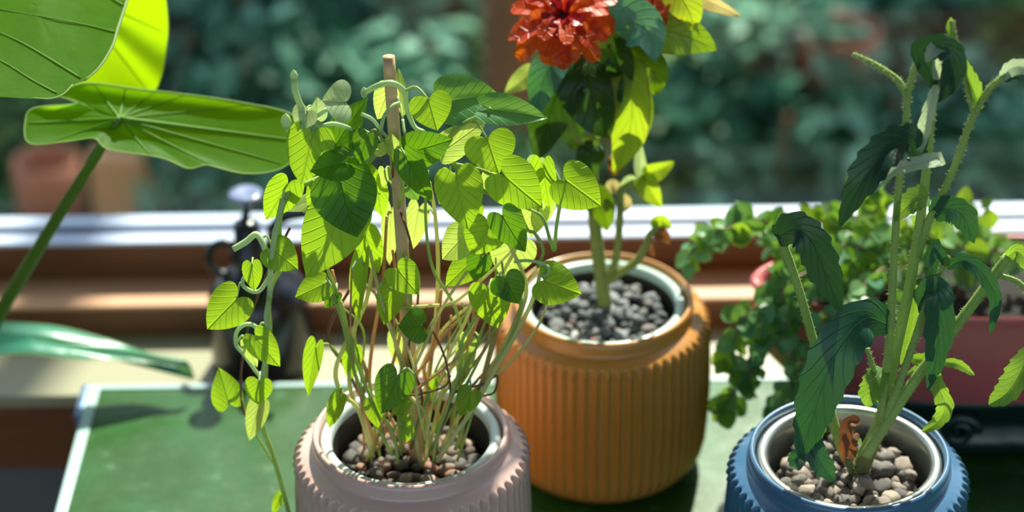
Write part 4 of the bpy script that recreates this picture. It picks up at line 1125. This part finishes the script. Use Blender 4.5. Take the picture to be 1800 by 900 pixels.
# other half of the big top leaf, sunlight put into its colour
ear_leaf((120, -20, .0), [(190, 165), (262, 164), (282, 140), (292, 90), (296, 40), (286, -30), (250, -110), (160, -170), (50, -160), (0, -60), (20, 60), (80, 130)],
         [-.01, -.01, -.01, 0, 0, 0, .02, .03, .03, .02, .0, .0], EY + .09, MT['ear_sunlit'], .012,
         veins=((262, 160, .0009), (292, 60, .0009), (250, -100, .0009)))
tube('leaf_stalk', [ony(120, -18, EY + .092), ony(-40, 200, EY + .11), ony(-160, 500, EY + .16), crown], [.003, .004, .005, .007], MT['ear_stem'], ear, 12, 7)
# low bluish leaf
ear_leaf((60, 596, .0), [(-120, 560), (0, 566), (100, 574), (190, 597), (258, 620), (318, 631), (334, 643), (341, 668), (326, 650), (298, 641), (252, 637), (190, 631), (140, 632), (90, 626), (20, 622), (-120, 640)],
         [.02, .02, .02, .015, .01, .0, -.004, -.008, -.008, -.006, -.01, -.015, -.02, -.02, -.02, -.02], -0.02, MT['ear_teal'], -.006,
         veins=((318, 634, .0008),))
tube('leaf_stalk', [ony(60, 597, -.019), ony(-40, 620, .0), ony(-130, 660, .03), crown], [.0022, .003, .004, .006], MT['ear_stem'], ear, 10, 7)

# =================================================================== PLANT MISTER
mb = onz(462, 655, ZS)
mb = Vector((mb.x, sillF + 0.048, ZS))
k_ = ppm(Vector((mb.x, mb.y, 0.05)))
mist = empty('plant_mister', mb, 'black plant mister with ring handle standing on the windowsill', 'mister')
hp = lambda py: ony(465, py, mb.y).z - ZS
RB = 92 / k_
zsh, zn, zt = hp(505), hp(452), hp(392)
link('bottle', lathe_mesh('bottle', [(.001, .001), (RB * .92, .001), (RB * .97, .004), (RB, .012), (RB * .99, zsh * .75), (RB * .96, zsh * .92), (RB * .86, zsh * 1.05), (RB * .68, zsh * 1.15), (RB * .46, zsh * 1.22), (RB * .33, zn * .98), (RB * .28, zn * 1.02)], 48, mb), MT['black'], mist)
link('pump_collar', lathe_mesh('pump_collar', [(RB * .34, zn * .96), (RB * .36, zn), (RB * .34, zn * 1.10), (RB * .26, zn * 1.13), (RB * .24, zt), (RB * .12, zt * 1.02), (.001, zt * 1.02)], 32, mb + Vector((-0.006, 0, 0))), MT['black'], mist)
pc = ony(432, 345, mb.y)
prod = tube('plunger_rod', [Vector((mb.x - .012, mb.y, mb.z + zt * .9)), pc + Vector((0, 0, -.012)), pc + Vector((0, 0, -.001))], [.0034, .0034, .0045], MT['black'], mist, 12, 4)
rk = 29 / k_
link('knob', lathe_mesh('knob', [(.001, -.011), (rk * .25, -.010), (rk * .5, -.005), (rk * .92, -.001), (rk, .0015), (rk * .96, .0035), (rk * .6, .0025), (.001, .0015)], 32, pc), MT['black_cap'], prod)
rc = ony(396, 454, mb.y)
ring = [rc + Vector((math.cos(a) * 30 / k_, 0, math.sin(a) * 32 / k_)) for a in [2 * math.pi * i / 24 for i in range(25)]]
v, f_, u = tube_data(ring, [.0034, .0034], 10)
link('ring_handle', mesh('ring_handle', v, f_, u), MT['black'], mist)
tube('handle_arm', [rc + Vector((28 / k_, 0, -.004)), Vector((mb.x - .012, mb.y, mb.z + zn * 1.04))], [.0036, .004], MT['black'], mist, 10, 4)
tube('nozzle', [Vector((mb.x + .004, mb.y, mb.z + zn * 1.0)), ony(474, 430, mb.y), ony(478, 400, mb.y - .004), ony(500, 382, mb.y - .008), ony(540, 374, mb.y - .01)], [.0036, .0034, .0036, .0042, .0046], MT['black'], mist, 12, 6)

# =================================================================== OXBLOOD PLANTER + TRAILING PLANT
PH = 0.136
pl_l = onz(1313, 482, PH)
pf = onz(1690, 566, PH)
A_, B_ = 0.205, 0.062
pc = Vector((pl_l.x + A_, pf.y + B_, 0.001))
planter = empty('oval_planter', pc, 'oxblood red oval planter with lobed sides and dark green scrolled base', 'planter')
def lobe(r, z, t):
    s = abs(math.sin(t * 4))
    return r * (1 + 0.0) - 0.035 * r * math.exp(-(s / 0.16) ** 2) * (1 if z < PH * .97 else 0)
def oval(name, prof, mat, parent, n=160, rad=lobe, sy=B_ / A_):
    return link(name, lathe_mesh(name, prof, n, pc, rad, sy), mat, parent)
oval('body', [(A_ * .80, .050), (A_ * .86, .058), (A_ * .93, .075), (A_ * .975, .095), (A_ * .985, .112), (A_ * .97, .124), (A_ * .975, .130), (A_ * .995, .1345), (A_ * .985, .1375), (A_ * .96, .1365), (A_ * .945, .130), (A_ * .93, .110), (A_ * .88, .09)], MT['planter'], planter)
pb = oval('base', [(A_ * .60, 0), (A_ * .74, .001), (A_ * .80, .008), (A_ * .78, .016), (A_ * .70, .024), (A_ * .72, .034), (A_ * .80, .044), (A_ * .83, .052), (A_ * .78, .056)], MT['planter_base'], planter)
for i in range(12):
    a = 2 * math.pi * (i + .5) / 12
    cx, cy = pc.x + math.cos(a) * A_ * .80, pc.y + math.sin(a) * B_ * .86
    tdir = Vector((-math.sin(a) * A_, math.cos(a) * B_, 0)).normalized()
    pts = []
    for q in range(22):
        th = q / 21 * 4.2 * math.pi * .8
        rr = .014 * (1 - q / 26)
        pts.append(Vector((cx, cy, .030)) + tdir * math.cos(th) * rr + Vector((0, 0, math.sin(th) * rr)))
    tube('scroll', pts, [.0046, .004, .003], MT['planter_base'], pb, 8, 2)
so = oval('soil', [(A_ * .935, .112), (A_ * .6, .120), (A_ * .3, .119), (.001, .121)], MT['soil'], None, 48, None)
tag(so, 'dark soil filling the oxblood oval planter', 'soil', None, 'stuff')
trail = empty('trailing_plant', pc + Vector((0, 0, .118)), 'trailing plant with small round leaves spilling over the oxblood planter', 'plant')
TY = pc.y
def Tp(px, py, dy=0.0): return ony(px, py, TY + dy)
rt_ = random.Random(77)
def small_leaf_mesh(k):
    vs_, uv, fs = [], [], []
    nr, nc = 7, 3
    for j in range(nr):
        v = j / (nr - 1)
        pw = math.sin(math.pi * min(1, .03 + .95 * v ** (0.85 + .15 * k))) ** .6
        for i in range(-nc, nc + 1):
            c = i / nc
            vs_.append((c * pw * (.40 + .05 * k), v, .10 * abs(c * pw) - .12 * v * v))
            uv.append((.5 + .5 * c * pw, v))
    n = 2 * nc + 1
    for j in range(nr - 1):
        for i in range(n - 1):
            a = j * n + i
            fs.append((a, a + 1, a + n + 1, a + n))
    return vs_, fs, uv
SL = {}
for k in range(3):
    for m in ('trail', 'trail_lit', 'trail_blue'):
        me = mesh('leaf', *small_leaf_mesh(k)); me.materials.append(MT[m])
        for p in me.polygons: p.use_smooth = True
        SL[(k, m)] = me
trail_stems = [
 [(1400, 470, 0), (1340, 420, -.01), (1290, 400, -.014), (1240, 420, -.016), (1195, 470, -.018)],
 [(1420, 460, .01), (1360, 400, .0), (1310, 385, -.006), (1270, 415, -.01), (1220, 440, -.012)],
 [(1450, 470, -.02), (1380, 500, -.05), (1330, 540, -.062), (1300, 570, -.065), (1290, 620, -.07), (1285, 660, -.07)],
 [(1460, 480, -.02), (1400, 540, -.06), (1370, 590, -.07), (1330, 640, -.072), (1290, 690, -.075), (1270, 720, -.08)],
 [(1500, 490, -.02), (1450, 560, -.065), (1420, 620, -.072), (1380, 690, -.076), (1360, 740, -.08)],
 [(1520, 480, -.02), (1480, 540, -.066), (1470, 600, -.07), (1450, 680, -.075), (1440, 740, -.08)],
 [(1440, 470, 0), (1400, 440, -.02), (1380, 470, -.05), (1370, 530, -.062), (1340, 590, -.066), (1310, 650, -.07), (1330, 700, -.074)],
 [(1480, 460, .01), (1440, 420, 0), (1400, 400, -.01), (1370, 420, -.03)],
 [(1520, 460, .01), (1520, 400, .01), (1545, 360, .01), (1530, 320, .01), (1510, 295, .01)],
 [(1540, 470, 0), (1560, 420, -.01), (1600, 400, -.014), (1650, 410, -.01), (1700, 440, -.01)],
 [(1560, 470, .0), (1500, 430, -.02), (1470, 440, -.04), (1450, 480, -.05), (1440, 530, -.062)],
 [(1600, 480, .0), (1560, 470, -.03), (1520, 500, -.05), (1500, 550, -.066), (1490, 610, -.07)],
 [(1620, 470, .0), (1600, 500, -.03), (1570, 540, -.06), (1560, 580, -.07)],
 [(1640, 460, .02), (1700, 420, .02), (1760, 430, .016), (1820, 450, .01)],
 [(1680, 470, .02), (1730, 440, .0), (1780, 450, -.01), (1830, 480, -.02)],
 [(1640, 460, .02), (1640, 400, .03), (1680, 370, .03), (1740, 365, .03)],
 [(1580, 460, .02), (1560, 400, .03), (1500, 380, .03), (1460, 390, .03)],
 [(1540, 460, .02), (1480, 400, .03), (1420, 390, .03), (1370, 400, .03)],
 [(1700, 480, .0), (1660, 440, -.01), (1620, 430, -.02), (1590, 450, -.03)],
 [(1470, 480, -.02), (1420, 500, -.055), (1390, 560, -.068), (1400, 640, -.072), (1390, 720, -.078)],
]
slots = []
for pts in trail_stems:
    P3 = [Tp(*q) for q in pts]
    base = Vector((min(max(P3[0].x, pc.x - A_ * .8), pc.x + A_ * .8), pc.y, .119))
    P3 = [base] + P3
    tube('stem', P3, [.0014, .0013, .0012, .0009], MT['trail_stem'], trail, 6, 6)
    s_ = spline(P3, 9)
    for i in range(5, len(s_) - 1):
        slots.append((s_[i], (s_[i + 1] - s_[i]).normalized()))
rt_.shuffle(slots)
# free filler leaves low over the soil
while len(slots) < 300:
    a = rt_.random() * 6.283; q = math.sqrt(rt_.random()) * .92
    x = pc.x + A_ * q * math.cos(a); y = pc.y + B_ * q * math.sin(a)
    if x > pc.x + A_ * .25 or x < pc.x - A_ * .7: continue
    slots.append((Vector((x, y, PH + rt_.uniform(-.004, .02))), Vector((rt_.uniform(-1, 1), rt_.uniform(-1, 1), .3)).normalized()))
extra = slots[300:]
ev, ef, eu = [], [], []
while len(extra) < 300:
    a = rt_.random() * 6.283; q = math.sqrt(rt_.random())
    x = pc.x + A_ * q * math.cos(a); y = pc.y + B_ * q * math.sin(a)
    if x > pc.x + A_ * .1 and y < pc.y + B_ * .45 or x < pc.x - A_ * .72: continue
    extra.append((Vector((x, y, PH + rt_.uniform(-.006, .03))), Vector((rt_.uniform(-1, 1), rt_.uniform(-1, 1), .3)).normalized()))
for p, t_ in extra:
    nrm = Vector((rt_.uniform(-.7, .7), rt_.uniform(-1.0, .1), rt_.uniform(.1, 1.0))).normalized()
    d = Vector((rt_.uniform(-1, 1), rt_.uniform(-1, 1), rt_.uniform(-.5, .5)))
    x, y, z = frame_from(d - nrm * d.dot(nrm), nrm)
    s = rt_.uniform(.010, .0165)
    v0, f0, u0 = small_leaf_mesh(rt_.randrange(3))
    b0 = len(ev)
    ev += [p + (x * q[0] + y * q[1] + z * q[2]) * s for q in v0]
    ef += [tuple(b0 + i for i in q) for q in f0]; eu += u0
o = link('leaf_mass', mesh('leaf_mass', ev, ef, eu), MT['trail_mass'], trail); o['kind'] = 'stuff'
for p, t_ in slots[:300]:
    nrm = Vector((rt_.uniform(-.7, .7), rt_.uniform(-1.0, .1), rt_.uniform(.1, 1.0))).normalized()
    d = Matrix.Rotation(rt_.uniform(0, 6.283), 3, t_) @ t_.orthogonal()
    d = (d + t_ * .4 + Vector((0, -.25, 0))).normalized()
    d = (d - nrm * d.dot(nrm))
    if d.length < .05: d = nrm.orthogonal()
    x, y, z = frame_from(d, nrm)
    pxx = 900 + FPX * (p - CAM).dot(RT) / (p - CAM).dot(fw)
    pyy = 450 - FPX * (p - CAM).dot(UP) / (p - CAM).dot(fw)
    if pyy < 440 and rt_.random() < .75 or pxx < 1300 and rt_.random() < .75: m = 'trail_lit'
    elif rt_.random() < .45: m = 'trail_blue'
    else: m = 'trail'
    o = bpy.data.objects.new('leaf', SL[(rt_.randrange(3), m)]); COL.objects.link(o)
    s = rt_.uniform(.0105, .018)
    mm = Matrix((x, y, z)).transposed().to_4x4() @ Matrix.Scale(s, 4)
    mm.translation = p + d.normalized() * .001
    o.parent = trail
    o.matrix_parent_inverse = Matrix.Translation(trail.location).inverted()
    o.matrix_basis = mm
